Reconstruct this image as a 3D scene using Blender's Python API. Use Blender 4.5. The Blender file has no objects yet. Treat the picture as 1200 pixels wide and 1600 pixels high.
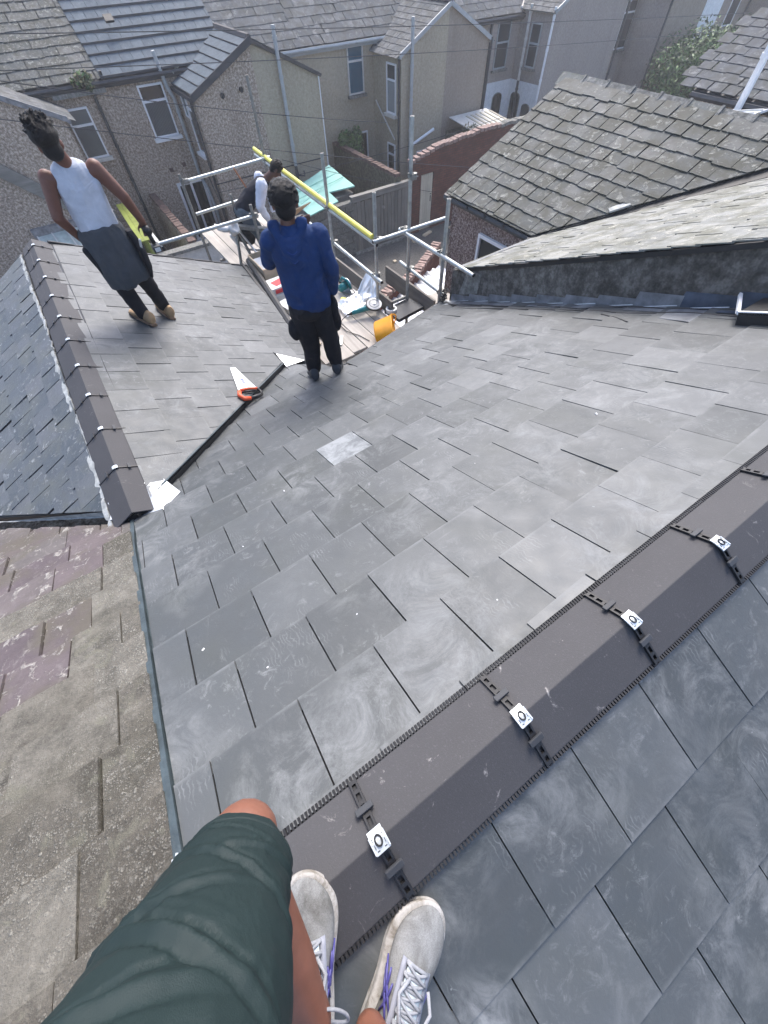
import bpy, bmesh, math, random
from mathutils import Vector, Matrix, noise
random.seed(7)
R = math.radians
scene = bpy.context.scene
COL = scene.collection
# ---------------------------------------------------------------- camera, world, sun, exposure
cam = bpy.data.cameras.new('camera'); camo = bpy.data.objects.new('camera', cam); COL.objects.link(camo)
RC = ((0.8284277937413785, -0.5596558233817069, -0.02219797089230388),
      (-0.48255641494410784, -0.6930601807081413, -0.5355435484749008),
      (0.2843355358605075, 0.45437093356831487, -0.8442158241677159))
rx, dn, fw = [Vector(v) for v in RC]
camo.matrix_world = Matrix(((rx.x, -dn.x, -fw.x, 0.323), (rx.y, -dn.y, -fw.y, -0.302), (rx.z, -dn.z, -fw.z, 1.418), (0, 0, 0, 1)))
cam.sensor_fit = 'HORIZONTAL'; cam.sensor_width = 36; cam.lens = 36 * 603.26 / 1200
cam.clip_start = 0.02; cam.clip_end = 400
scene.camera = camo
world = bpy.data.worlds.new('World'); scene.world = world; world.use_nodes = True
wn = world.node_tree; bg = wn.nodes['Background']
sky = wn.nodes.new('ShaderNodeTexSky'); sky.sky_type = 'NISHITA'; sky.sun_disc = False
SUN_EL, SUN_AZ = 50.0, 38.0
sky.sun_elevation = R(SUN_EL); sky.sun_rotation = R(SUN_AZ)
sky.air_density = 0.65; sky.dust_density = 2.6; sky.ozone_density = 0.3
bg.inputs['Strength'].default_value = 0.15
wn.links.new(sky.outputs[0], bg.inputs['Color'])
sun = bpy.data.lights.new('sun', 'SUN'); suno = bpy.data.objects.new('sun', sun); COL.objects.link(suno)
sun.energy = 1.0; sun.angle = R(22); sun.color = (1.0, 0.985, 0.965)
sd = Vector((math.sin(R(SUN_AZ)) * math.cos(R(SUN_EL)), math.cos(R(SUN_AZ)) * math.cos(R(SUN_EL)), math.sin(R(SUN_EL))))
suno.rotation_euler = sd.to_track_quat('Z', 'Y').to_euler()
vs = scene.view_settings
vs.view_transform = 'Standard'; vs.look = 'None'; vs.gamma = 1; vs.use_curve_mapping = False
vs.exposure = 1.70

# ---------------------------------------------------------------- tree of objects
WM = {}
def link(name, mesh, parent=None, M=None):
    o = bpy.data.objects.new(name, mesh); COL.objects.link(o)
    M = M or Matrix()
    WM[o] = M
    if parent is not None:
        o.parent = parent; o.matrix_parent_inverse = WM[parent].inverted_safe()
    o.matrix_basis = M
    return o
def thing(name, label, cat, loc=(0, 0, 0), group=None):
    o = link(name, None, None, Matrix.Translation(Vector(loc)))
    o.empty_display_size = 0.1
    o['label'] = label; o['category'] = cat
    if group: o['group'] = group
    return o
def tag(o, label=None, cat=None, group=None, kind=None):
    if label: o['label'] = label
    if cat: o['category'] = cat
    if group: o['group'] = group
    if kind: o['kind'] = kind
    return o
def mesh(name, V, F, mat, parent=None, smooth=False, M=None):
    m = bpy.data.meshes.new(name); m.from_pydata([tuple(v) for v in V], [], F); m.update()
    if isinstance(mat, (list, tuple)):
        for k in mat: m.materials.append(k)
    elif mat: m.materials.append(mat)
    if smooth:
        m.polygons.foreach_set('use_smooth', [True] * len(m.polygons))
    return link(name, m, parent, M)
class B:
    """collects shapes into one mesh"""
    def __init__(s): s.V = []; s.F = []; s.MI = []
    def add(s, V, F, mi=0):
        n = len(s.V); s.V += [Vector(v) for v in V]; s.F += [tuple(i + n for i in f) for f in F]; s.MI += [mi] * len(F); return s
    def box(s, c, d, rot=None, mi=0):
        x, y, z = [k / 2 for k in d]
        V = [Vector((a * x, b * y, e * z)) for e in (-1, 1) for b in (-1, 1) for a in (-1, 1)]
        if rot is not None: V = [rot @ v for v in V]
        c = Vector(c); V = [v + c for v in V]
        return s.add(V, [(0, 2, 3, 1), (4, 5, 7, 6), (0, 1, 5, 4), (2, 6, 7, 3), (0, 4, 6, 2), (1, 3, 7, 5)], mi)
    def bar(s, p, q, w, h, up=(0, 0, 1), mi=0):
        p = Vector(p); q = Vector(q); d = q - p; L = d.length; d.normalize()
        u = Vector(up); side = d.cross(u)
        if side.length < 1e-4: side = d.cross(Vector((0, 1, 0)))
        side.normalize(); u = side.cross(d)
        rot = Matrix((d, side, u)).transposed()
        return s.box((p + q) / 2, (L, w, h), rot, mi)
    def tube(s, pts, r, n=10, mi=0, cap=True):
        pts = [Vector(p) for p in pts]; rings = []
        rr = r if isinstance(r, (list, tuple)) else [r] * len(pts)
        pu = None
        base = len(s.V)
        for i, p in enumerate(pts):
            t = (pts[min(i + 1, len(pts) - 1)] - pts[max(i - 1, 0)]).normalized()
            if pu is None:
                a = Vector((0, 0, 1)) if abs(t.z) < .9 else Vector((1, 0, 0))
                pu = t.cross(a).normalized()
            pu = (pu - t * pu.dot(t)).normalized(); pv = t.cross(pu)
            for k in range(n):
                a = 2 * math.pi * k / n
                s.V.append(p + (pu * math.cos(a) + pv * math.sin(a)) * rr[i])
        for i in range(len(pts) - 1):
            for k in range(n):
                a = base + i * n + k; b = base + i * n + (k + 1) % n
                s.F.append((a, b, b + n, a + n)); s.MI.append(mi)
        if cap:
            s.F.append(tuple(base + k for k in range(n))[::-1]); s.MI.append(mi)
            s.F.append(tuple(base + (len(pts) - 1) * n + k for k in range(n))); s.MI.append(mi)
        return s
    def prism(s, poly, ext, mi=0):
        """poly: list of 3d points, ext: vector"""
        n = len(poly); e = Vector(ext); P = [Vector(p) for p in poly]
        V = P + [p + e for p in P]
        F = [tuple(range(n))[::-1], tuple(range(n, 2 * n))] + [(k, (k + 1) % n, n + (k + 1) % n, n + k) for k in range(n)]
        return s.add(V, F, mi)
    def obj(s, name, mat, parent=None, smooth=False, M=None, fix=True):
        o = mesh(name, s.V, s.F, mat, parent, smooth, M)
        if isinstance(mat, (list, tuple)): o.data.polygons.foreach_set('material_index', s.MI)
        if fix:
            bm = bmesh.new(); bm.from_mesh(o.data); bmesh.ops.recalc_face_normals(bm, faces=bm.faces); bm.to_mesh(o.data); bm.free()
        return o
def bevel(o, w=0.004, seg=2):
    m = o.modifiers.new('bevel', 'BEVEL'); m.width = w; m.segments = seg; m.limit_method = 'ANGLE'; m.angle_limit = R(40); return o

# ---------------------------------------------------------------- materials
def nd(nt, t, **k):
    n = nt.nodes.new(t)
    for a, b in k.items():
        if a in n.inputs.keys() if hasattr(n.inputs, 'keys') else False: n.inputs[a].default_value = b
        else: setattr(n, a, b)
    return n
def _c(c): return (c[0], c[1], c[2], 1.0) if not isinstance(c, (int, float)) else (c, c, c, 1.0)
class Mat:
    def __init__(s, name, rough=.7, spec=.5, metal=0.0):
        s.m = bpy.data.materials.new(name); s.m.use_nodes = True; s.nt = s.m.node_tree
        s.b = s.nt.nodes['Principled BSDF']; s.b.inputs['Roughness'].default_value = rough
        s.b.inputs['Specular IOR Level'].default_value = spec; s.b.inputs['Metallic'].default_value = metal
        s.geo = s.nt.nodes.new('ShaderNodeNewGeometry'); s.pos = s.geo.outputs['Position']
    def L(s, a, b): s.nt.links.new(a, b)
    def vec(s, scale=(1, 1, 1), rot=(0, 0, 0), obj=False):
        mp = s.nt.nodes.new('ShaderNodeMapping'); mp.inputs['Scale'].default_value = scale; mp.inputs['Rotation'].default_value = rot
        if obj:
            tc = s.nt.nodes.new('ShaderNodeTexCoord'); s.L(tc.outputs['Object'], mp.inputs['Vector'])
        else: s.L(s.pos, mp.inputs['Vector'])
        return mp.outputs[0]
    def noise(s, scale, detail=4, rough=.55, dist=0, vec=None):
        n = s.nt.nodes.new('ShaderNodeTexNoise'); n.inputs['Scale'].default_value = scale; n.inputs['Detail'].default_value = detail
        n.inputs['Roughness'].default_value = rough; n.inputs['Distortion'].default_value = dist
        s.L(vec if vec is not None else s.pos, n.inputs['Vector']); return n.outputs['Fac']
    def voro(s, scale, feature='F1', out='Distance', vec=None, rnd=1.0):
        n = s.nt.nodes.new('ShaderNodeTexVoronoi'); n.feature = feature; n.inputs['Scale'].default_value = scale; n.inputs['Randomness'].default_value = rnd
        s.L(vec if vec is not None else s.pos, n.inputs['Vector']); return n.outputs[out]
    def ramp(s, fac, stops, interp='LINEAR'):
        n = s.nt.nodes.new('ShaderNodeValToRGB'); n.color_ramp.interpolation = interp
        e = n.color_ramp.elements
        while len(e) < len(stops): e.new(.5)
        for i, (p, c) in enumerate(stops): e[i].position = p; e[i].color = _c(c)
        s.L(fac, n.inputs[0]); return n.outputs[0]
    def rnd(s):
        n = s.nt.nodes.new('ShaderNodeObjectInfo'); return n.outputs['Random']
    def mix(s, fac, a, b, mode='MIX'):
        n = s.nt.nodes.new('ShaderNodeMix'); n.data_type = 'RGBA'; n.blend_type = mode
        for v, i in ((fac, 0), (a, 6), (b, 7)):
            if isinstance(v, bpy.types.NodeSocket): s.L(v, n.inputs[i])
            elif i == 0: n.inputs[0].default_value = v
            else: n.inputs[i].default_value = _c(v)
        return n.outputs[2]
    def math(s, op, a, b=0.0, c=None, clamp=False):
        n = s.nt.nodes.new('ShaderNodeMath'); n.operation = op; n.use_clamp = clamp
        for v, i in ((a, 0), (b, 1), (c, 2)):
            if v is None: continue
            if isinstance(v, bpy.types.NodeSocket): s.L(v, n.inputs[i])
            else: n.inputs[i].default_value = v
        return n.outputs[0]
    def col(s, c):
        if isinstance(c, bpy.types.NodeSocket): s.L(c, s.b.inputs['Base Color'])
        else: s.b.inputs['Base Color'].default_value = _c(c)
        return s
    def rough(s, c):
        if isinstance(c, bpy.types.NodeSocket): s.L(c, s.b.inputs['Roughness'])
        else: s.b.inputs['Roughness'].default_value = c
        return s
    def bump(s, h, strength=.3, dist=.01):
        n = s.nt.nodes.new('ShaderNodeBump'); n.inputs['Strength'].default_value = strength; n.inputs['Distance'].default_value = dist
        s.L(h, n.inputs['Height']); s.L(n.outputs[0], s.b.inputs['Normal']); return s
MT = {}
def simple(name, c, rough=.6, metal=0, var=.12, scale=8, bump=.0, spec=.5, fine=60):
    k = Mat(name, rough, spec, metal)
    a = tuple(x * (1 - var) for x in c); b = tuple(min(1, x * (1 + var)) for x in c)
    n = k.noise(scale, 5, .6)
    k.col(k.ramp(n, [(.3, a), (.7, b)]))
    if bump: k.bump(k.noise(fine, 4, .6), bump, .01)
    MT[name] = k.m; return k.m
def slate_new():
    k = Mat('new_slate', .56, .55)
    r = k.rnd()
    base = k.ramp(r, [(0, (.047, .052, .053)), (.45, (.062, .067, .068)), (.9, (.078, .083, .084)), (1, (.10, .105, .106))])
    n1 = k.noise(1.6, 5, .6); base = k.mix(.6, base, k.ramp(n1, [(.35, (.42, .44, .45)), (.7, (.58, .585, .58))]), 'OVERLAY')
    green = k.noise(3.1, 3, .5, 0, k.vec((1, 1, 1), (0, 0, 1)))
    base = k.mix(k.math('MULTIPLY', k.ramp(green, [(.5, 0), (.75, 1)]), .30), base, (.058, .064, .052))
    # chalky dust smudges
    s1 = k.ramp(k.noise(5.2, 8, .80, .6), [(.465, 0), (.70, 1)])
    s2 = k.ramp(k.noise(2.1, 3, .5), [(.42, 0), (.62, 1)])
    dust = k.math('MULTIPLY', s1, s2)
    # boot sole ripples inside smudges
    w = k.nt.nodes.new('ShaderNodeTexWave'); w.inputs['Scale'].default_value = 22; w.inputs['Distortion'].default_value = 9; w.inputs['Detail'].default_value = 2; w.inputs['Detail Scale'].default_value = 1.4
    k.L(k.pos, w.inputs['Vector'])
    p = k.ramp(k.noise(3.4, 3, .5, .3, k.vec((1, 1, 1), (0, 0, 2))), [(.54, 0), (.62, 1)])
    rip = k.math('MULTIPLY', k.math('MULTIPLY', k.ramp(w.outputs['Fac'], [(.68, 0), (.95, 1)]), k.math('MULTIPLY', p, k.ramp(k.noise(11, 4, .7), [(.45, 0), (.65, 1)]))), .42)
    # streaks / scratches
    sc = k.ramp(k.noise(14, 5, .7, .6, k.vec((1, .16, 1), (0, 0, .5))), [(.64, 0), (.74, 1)])
    sc2 = k.ramp(k.noise(17, 5, .7, .6, k.vec((.14, 1, 1), (0, 0, .9))), [(.66, 0), (.76, 1)])
    d = k.math('MAXIMUM', k.math('MULTIPLY', dust, .75), k.math('MAXIMUM', rip, k.math('MULTIPLY', k.math('MAXIMUM', sc, sc2), .38)))
    md = k.math('MULTIPLY', k.ramp(k.noise(17, 7, .8, .7), [(.54, 0), (.70, 1)]), k.ramp(k.noise(2.7, 3, .5, 0, k.vec((1, 1, 1), (0, 0, 3))), [(.40, 0), (.60, 1)])); d = k.math('MAXIMUM', d, k.math('MULTIPLY', md, .75))
    sp = k.ramp(k.noise(38, 3, .6), [(.745, 0), (.77, 1)]); d = k.math('MAXIMUM', d, k.math('MULTIPLY', sp, .8))
    tc = k.nt.nodes.new('ShaderNodeTexCoord'); sp_ = k.nt.nodes.new('ShaderNodeSeparateXYZ'); k.L(tc.outputs['Object'], sp_.inputs[0])
    rim = k.ramp(k.math('ADD', k.math('MULTIPLY', sp_.outputs[1], 1.0), .02), [(.006, 0), (.0165, 1)])
    rimn = k.math('MULTIPLY', rim, k.ramp(k.noise(11, 5, .7), [(.40, .12), (.62, 1)]))
    d = k.math('MAXIMUM', d, k.math('MULTIPLY', rimn, .34))
    vd = k.nt.nodes.new('ShaderNodeVectorMath'); vd.operation = 'DISTANCE'; k.L(k.pos, vd.inputs[0]); vd.inputs[1].default_value = (.17, -.87, -.03)
    spill = k.math('MULTIPLY', k.ramp(vd.outputs['Value'], [(.02, 1), (.17, 0)]), k.ramp(k.noise(13, 6, .7, .8, k.vec((1, .45, 1), (0, 0, .7))), [(.36, 0), (.60, 1)]))
    d = k.math('MAXIMUM', d, k.math('MULTIPLY', spill, 1.25))
    base = k.mix(k.math('MULTIPLY', d, .74), base, (.29, .30, .30))
    k.col(base)
    k.rough(k.math('ADD', k.math('MULTIPLY', d, .25), k.ramp(k.noise(9, 4), [(.3, .48), (.7, .64)])))
    k.bump(k.math('ADD', k.noise(90, 4, .65), k.math('MULTIPLY', k.noise(7, 4, .6), 3.0)), .16, .004)
    MT['new'] = k.m
slate_new()
def slate_old(name, cols, lichen=0.0, lc=(.42, .42, .36), rough=.62, moss=0.0, mossc=(.10, .10, .06), ls=30, bumpd=.006):
    k = Mat(name, rough, .4 if rough < .7 else .18)
    base = k.ramp(k.rnd(), [(i / (len(cols) - 1), c) for i, c in enumerate(cols)])
    n = k.noise(6, 6, .65); base = k.mix(.75, base, k.ramp(n, [(.3, .38), (.7, .62)]), 'OVERLAY')
    st = k.ramp(k.noise(22, 5, .7, .8, k.vec((1, .3, 1), (0, 0, .7))), [(.55, 0), (.7, 1)])
    base = k.mix(k.math('MULTIPLY', st, .35), base, tuple(min(1, c * 2.0) for c in cols[-1]))
    h = k.noise(45, 5, .65)
    if moss:
        mm = k.ramp(k.noise(4, 5, .6, .3), [(.48 - moss * .2, 0), (.68 - moss * .2, 1)]); base = k.mix(k.math('MULTIPLY', mm, .8), base, mossc)
    if lichen:
        v = k.voro(ls, 'F1', 'Distance', k.vec((1, 1, 1)), 1)
        vv = k.noise(ls * .5, 5, .7, .5)
        m1 = k.ramp(k.math('ADD', v, k.math('MULTIPLY', vv, -.9)), [(.0 - .12 + lichen * .1, 1), (.16, 0)]) if False else k.ramp(vv, [(.60 - lichen * .12, 0), (.66 - lichen * .1, 1)])
        m2 = k.ramp(k.noise(3.2, 3, .5), [(.35, .25), (.6, 1)])
        lm = k.math('MULTIPLY', m1, m2)
        cc = k.mix(k.ramp(k.noise(60, 2), [(.4, 0), (.6, 1)]), lc, tuple(x * .55 for x in lc))
        base = k.mix(k.math('MULTIPLY', lm, .85), base, cc)
        h = k.math('ADD', h, k.math('MULTIPLY', lm, 1.6))
    k.col(base); k.bump(h, .5, bumpd)
    MT[name] = k.m
slate_old('blue_old_slate', [(.052, .062, .068), (.078, .087, .094), (.105, .110, .114)], .25, (.34, .36, .36), .42, .1, (.10, .105, .09))
slate_old('purple_slate', [(.095, .078, .082), (.12, .10, .10), (.115, .105, .10)], .35, (.42, .40, .36), .7, .15, (.10, .09, .07), 26)
def mossy():
    k = Mat('mossy_slate', .9, .2)
    base = k.ramp(k.rnd(), [(0, (.085, .077, .063)), (.5, (.13, .12, .10)), (1, (.17, .16, .135))])
    base = k.mix(.95, base, k.ramp(k.noise(8, 8, .78, .3), [(.32, .22), (.68, .72)]), 'OVERLAY')
    base = k.mix(k.ramp(k.noise(2.3, 4, .6), [(.5, 0), (.7, .6)]), base, (.070, .065, .048))
    big = k.ramp(k.noise(1.7, 4, .6, .4, k.vec((1, 1, 1), (0, 0, 1))), [(.42, .12), (.62, 1)])
    v1 = k.voro(58, 'F1', 'Distance'); c1 = k.voro(58, 'F1', 'Color')
    sp = k.math('MULTIPLY', k.ramp(v1, [(.22, 1), (.36, 0)]), k.ramp(k.noise(34, 3, .6), [(.48, 0), (.54, 1)]))
    sp = k.math('MAXIMUM', k.math('MULTIPLY', sp, k.ramp(k.noise(90, 3, .6), [(.42, .35), (.6, 1)])), k.math('MULTIPLY', k.math('MULTIPLY', k.ramp(k.voro(140, 'F1', 'Distance'), [(.26, 1), (.42, 0)]), k.ramp(k.noise(21, 4, .7), [(.46, 0), (.56, 1)])), .8))
    blot = k.ramp(k.noise(26, 6, .72, .4), [(.56, 0), (.63, 1)]); sp = k.math('MAXIMUM', sp, k.math('MULTIPLY', blot, .42))
    fine = k.ramp(k.noise(150, 4, .7), [(.54, 0), (.66, 1)])
    m = k.math('MULTIPLY', k.math('MAXIMUM', sp, k.math('MULTIPLY', fine, .7)), big)
    base = k.mix(k.math('MULTIPLY', m, .72), base, (.50, .485, .42))
    pat = k.ramp(k.noise(9, 5, .6, .6, k.vec((1, 1, 1), (0, 1, 0))), [(.60, 0), (.66, 1)]); base = k.mix(k.math('MULTIPLY', pat, .45), base, (.19, .185, .14))
    k.col(base); k.bump(k.math('ADD', k.noise(70, 6, .75), k.math('MULTIPLY', m, .8)), .9, .010); MT['mossy_slate'] = k.m
mossy()
slate_old('grey_old_slate', [(.075, .082, .078), (.10, .105, .10), (.14, .14, .13)], .5, (.34, .34, .30), .7, .45, (.065, .065, .05), 24)
slate_old('pale_slate', [(.17, .175, .165), (.22, .225, .21), (.27, .27, .245)], .5, (.42, .41, .35), .8, .3, (.12, .12, .09), 20)
slate_old('far_slate', [(.075, .085, .09), (.105, .11, .115), (.14, .145, .145)], .4, (.27, .27, .26), .85, .3, (.08, .08, .07), 9)
slate_old('blue_tile', [(.075, .098, .118), (.088, .112, .132), (.10, .125, .145)], 0, rough=.75)
def ridgem():
    k = Mat('ridge_tile', .72, .35)
    base = k.ramp(k.rnd(), [(0, (.046, .0455, .048)), (1, (.060, .059, .061))])
    base = k.mix(.5, base, k.ramp(k.noise(4, 5, .6), [(.3, .42), (.7, .58)]), 'OVERLAY')
    sp = k.ramp(k.noise(160, 3, .8), [(.55, 0), (.72, 1)]); base = k.mix(k.math('MULTIPLY', sp, .22), base, (.15, .145, .16))
    m = k.math('MULTIPLY', k.ramp(k.noise(13, 5, .75, 1.2), [(.62, 0), (.72, 1)]), k.ramp(k.noise(2.6, 2), [(.45, 0), (.6, 1)]))
    k.col(k.mix(k.math('MULTIPLY', m, .65), base, (.40, .38, .36)))
    k.bump(k.noise(220, 3, .7), .35, .002); MT['ridge'] = k.m
ridgem()
def dash(name, c1, c2, c3, scale=26, stain=.5, rough=.95):
    k = Mat(name, rough, .15)
    n = k.noise(scale, 3, .8); base = k.ramp(n, [(.36, c1), (.5, c2), (.64, c3)])
    big = k.noise(.6, 5, .6, .3, k.vec((1, 1, .35))); base = k.mix(stain, base, k.ramp(big, [(.3, .36), (.7, .60)]), 'OVERLAY')
    st = k.ramp(k.noise(1.4, 5, .6, .2, k.vec((1, 1, .12))), [(.56, 0), (.72, 1)]); base = k.mix(k.math('MULTIPLY', st, .30), base, tuple(x * .45 for x in c2))
    k.col(base); k.bump(k.noise(scale * 1.5, 3, .8), .9, .02); MT[name] = k.m
dash('pebbledash', (.185, .142, .108), (.37, .30, .235), (.64, .55, .455), 16)
dash('pebbledash_near', (.11, .075, .065), (.27, .20, .175), (.55, .47, .42), 34)
dash('tan_render', (.33, .285, .205), (.385, .335, .245), (.44, .385, .29), 12, .4)
dash('brown_render', (.25, .21, .17), (.295, .25, .20), (.34, .29, .235), 12, .35)
dash('grey_render', (.28, .245, .215), (.33, .29, .255), (.38, .335, .295), 12, .5)
dash('white_render', (.62, .64, .64), (.70, .72, .72), (.76, .78, .78), 10, .4)
dash('cement', (.13, .13, .115), (.20, .195, .175), (.29, .285, .26), 12, .8)
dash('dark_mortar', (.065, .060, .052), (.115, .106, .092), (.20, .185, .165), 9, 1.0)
dash('tarmac', (.075, .072, .066), (.10, .096, .088), (.135, .13, .12), 14, .8)
dash('block', (.13, .125, .11), (.18, .175, .155), (.24, .235, .21), 20, .9)
dash('moss_wall', (.08, .075, .05), (.13, .12, .085), (.20, .18, .13), 10, .8)
simple('white_mortar', (.36, .37, .35), .9, 0, .4, 14, .5)
def brickm():
    k = Mat('brick', .9, .2)
    t = k.nt.nodes.new('ShaderNodeTexBrick'); t.inputs['Scale'].default_value = 1; t.inputs['Mortar Size'].default_value = .009
    t.inputs['Brick Width'].default_value = .225; t.inputs['Row Height'].default_value = .075
    t.inputs['Color1'].default_value = (.17, .065, .045, 1); t.inputs['Color2'].default_value = (.11, .045, .035, 1); t.inputs['Mortar'].default_value = (.07, .05, .042, 1)
    sx = k.nt.nodes.new('ShaderNodeSeparateXYZ'); k.L(k.pos, sx.inputs[0]); cx = k.nt.nodes.new('ShaderNodeCombineXYZ')
    k.L(k.math('ADD', sx.outputs[0], sx.outputs[1]), cx.inputs[0]); k.L(sx.outputs[2], cx.inputs[1]); k.L(cx.outputs[0], t.inputs['Vector'])
    k.col(k.mix(.7, t.outputs['Color'], k.ramp(k.noise(3, 6, .7), [(.3, .3), (.7, .66)]), 'OVERLAY')); k.bump(t.outputs['Fac'], -.4, .01); MT['brick'] = k.m
brickm()
simple('brick_piece', (.13, .085, .068), .9, 0, .5, 9, .4)
simple('brick_pale', (.27, .19, .16), .9, 0, .45, 9, .4)
simple('lead', (.21, .22, .235), .42, .35, .45, 7, .25, fine=25)
simple('lead_dark', (.075, .095, .13), .38, .4, .35, 7, .25, fine=25)
simple('lead_bright', (.55, .57, .58), .38, .5, .25, 9, .3, fine=30)
simple('galv', (.40, .43, .43), .42, .7, .28, 14, .12)
simple('galv_dull', (.22, .22, .20), .6, .45, .35, 20, .15)
simple('alu', (.62, .64, .66), .35, .8, .1, 9)
simple('yellow_pipe', (.80, .72, .12), .5, 0, .06, 5)
simple('trug', (.85, .36, .012), .38, 0, .08, 8)
simple('black_plastic', (.012, .012, .013), .55, 0, .2, 12)
simple('black_rubber', (.028, .028, .03), .8, 0, .3, 12, .3)
simple('upvc', (.74, .75, .75), .35, 0, .05, 4)
simple('old_white_paint', (.55, .54, .50), .6, 0, .15, 8)
simple('plate', (.62, .66, .67), .32, .3, .06, 20)
simple('black_pipe', (.035, .037, .04), .45, 0, .3, 10)
simple('grey_pipe', (.34, .36, .36), .5, 0, .15, 6)
simple('green_lead', (.05, .068, .074), .5, .2, .35, 12, .3)
simple('teal_felt', (.25, .50, .43), .75, 0, .14, 4, .2)
simple('lime_wood', (.22, .26, .035), .7, 0, .3, 5, .2)
simple('pale_glass_roof', (.36, .42, .39), .35, 0, .25, 5)
simple('card', (.42, .30, .19), .85, 0, .15, 6)
simple('paper', (.62, .62, .60), .8, 0, .1, 10)
simple('red_print', (.52, .03, .04), .6, 0, .15, 10)
simple('tool_teal', (.0, .16, .17), .4, 0, .15, 9)
simple('orange', (.75, .10, .03), .45, 0, .1, 9)
simple('steel_blade', (.66, .67, .66), .32, .45, .06, 20)
simple('blue_ink', (.06, .08, .42), .5, 0, .1, 9)
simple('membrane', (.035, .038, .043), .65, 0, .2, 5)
simple('corrugated', (.50, .52, .55), .4, .35, .18, 4)
simple('copper', (.48, .20, .10), .35, .7, .15, 9)
def woodm(name, c1, c2, sc=(18, 1.2, 18), rough=.8):
    k = Mat(name, rough, .25); n = k.noise(1.0, 6, .65, .6, k.vec(sc)); r = k.rnd()
    base = k.ramp(n, [(.3, c1), (.7, c2)]); base = k.mix(.5, base, k.ramp(r, [(0, .36), (1, .62)]), 'OVERLAY')
    st = k.ramp(k.noise(2.2, 4, .6), [(.4, 0), (.7, 1)]); base = k.mix(k.math('MULTIPLY', st, .3), base, tuple(x * .5 for x in c1))
    k.col(base); k.bump(n, .3, .01); MT[name] = k.m
woodm('grey_wood_v', (.12, .115, .10), (.24, .225, .20), (16, 16, .8))
woodm('grey_wood_x', (.17, .16, .14), (.31, .30, .27), (.8, 16, 16))
woodm('pale_wood_v', (.42, .38, .29), (.58, .54, .44), (14, 14, .7))
woodm('board_y', (.33, .30, .26), (.52, .48, .42), (16, .8, 16))
woodm('board_dark', (.13, .115, .10), (.24, .22, .19), (16, .8, 16))
woodm('ply', (.45, .36, .24), (.60, .50, .36), (6, 6, 6))
woodm('brown_wood', (.16, .10, .06), (.28, .19, .12), (8, 8, 8))
def glassm(name, c, rough=.08):
    k = Mat(name, rough, .6); k.col(k.ramp(k.noise(1.1, 3, .5), [(.3, tuple(x * .7 for x in c)), (.7, c)])); MT[name] = k.m
glassm('glass', (.035, .042, .045)); glassm('glass_net', (.14, .155, .155), .25); glassm('glass_blue', (.01, .085, .14), .2); glassm('glass_pale', (.26, .30, .31), .25); glassm('glass_black', (.008, .009, .01), .1)
def clothm(name, c, scale=6, var=.18, rough=.85, bumps=.5, bscale=9, sheen=0, weave=True):
    k = Mat(name, rough, .25); a = tuple(x * (1 - var) for x in c); b = tuple(min(1, x * (1 + var)) for x in c)
    k.col(k.ramp(k.noise(scale, 5, .6, .5), [(.3, a), (.7, b)]))
    h = k.noise(bscale, 4, .5, 1.2)
    if weave: h = k.math('ADD', h, k.math('MULTIPLY', k.noise(700, 1, .5), .05))
    k.bump(h, bumps, .02); MT[name] = k.m
clothm('white_vest', (.46, .48, .53), bumps=1.0, bscale=7); clothm('blue_hoodie', (.009, .033, .110), bumps=.9); clothm('black_work', (.012, .012, .015), bumps=.6)
clothm('grey_apron', (.052, .057, .063), bumps=1.0, bscale=8); clothm('black_vest', (.012, .013, .02)); clothm('white_sleeve', (.62, .64, .70))
clothm('grey_work', (.075, .095, .11)); clothm('shorts', (.0125, .0235, .0235), 4, .10, .62, .35, 7); clothm('glove', (.30, .29, .26), 30, .4)
clothm('hoodie_trim', (.02, .05, .18))
def skin(name, c):
    k = Mat(name, .52, .4); a = tuple(x * .8 for x in c)
    k.col(k.ramp(k.noise(22, 4, .6), [(.3, a), (.7, c)])); k.b.inputs['Subsurface Weight'].default_value = .06; k.b.inputs['Subsurface Radius'].default_value = (.01, .004, .002)
    k.bump(k.noise(120, 3), .12, .003); MT[name] = k.m
skin('skin_warm', (.15, .062, .040)); skin('skin_leg', (.205, .086, .055)); skin('skin_brown', (.14, .060, .036)); skin('skin_dark', (.085, .038, .026))
def hairm():
    k = Mat('hair', .55, .35); k.col((.006, .005, .005)); k.bump(k.noise(90, 4, .8), 1.0, .02); MT['hair'] = k.m
hairm()
simple('tan_boot', (.34, .22, .11), .7, 0, .2, 14, .3); simple('dark_boot', (.03, .032, .036), .6, 0, .3, 14, .3)
# ---------------------------------------------------------------- slates
def clip_poly(P, hp):
    for (a, b, c) in hp:                 # keep a*u + b*v <= c
        out = []
        for i in range(len(P)):
            p, q = P[i], P[(i + 1) % len(P)]
            dp, dq = a * p[0] + b * p[1] - c, a * q[0] + b * q[1] - c
            if dp <= 0: out.append(p)
            if dp * dq < 0:
                t = dp / (dp - dq); out.append((p[0] + (q[0] - p[0]) * t, p[1] + (q[1] - p[1]) * t))
        P = out
        if len(P) < 3: return []
    return P
def area(P): return abs(sum(P[i][0] * P[(i + 1) % len(P)][1] - P[(i + 1) % len(P)][0] * P[i][1] for i in range(len(P)))) / 2
def hp2(p, q, keep):
    """half plane through p,q (2d) that keeps point keep"""
    a, b = q[1] - p[1], p[0] - q[0]; c = a * p[0] + b * p[1]
    if a * keep[0] + b * keep[1] > c: a, b, c = -a, -b, -c
    return (a, b, c)
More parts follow.
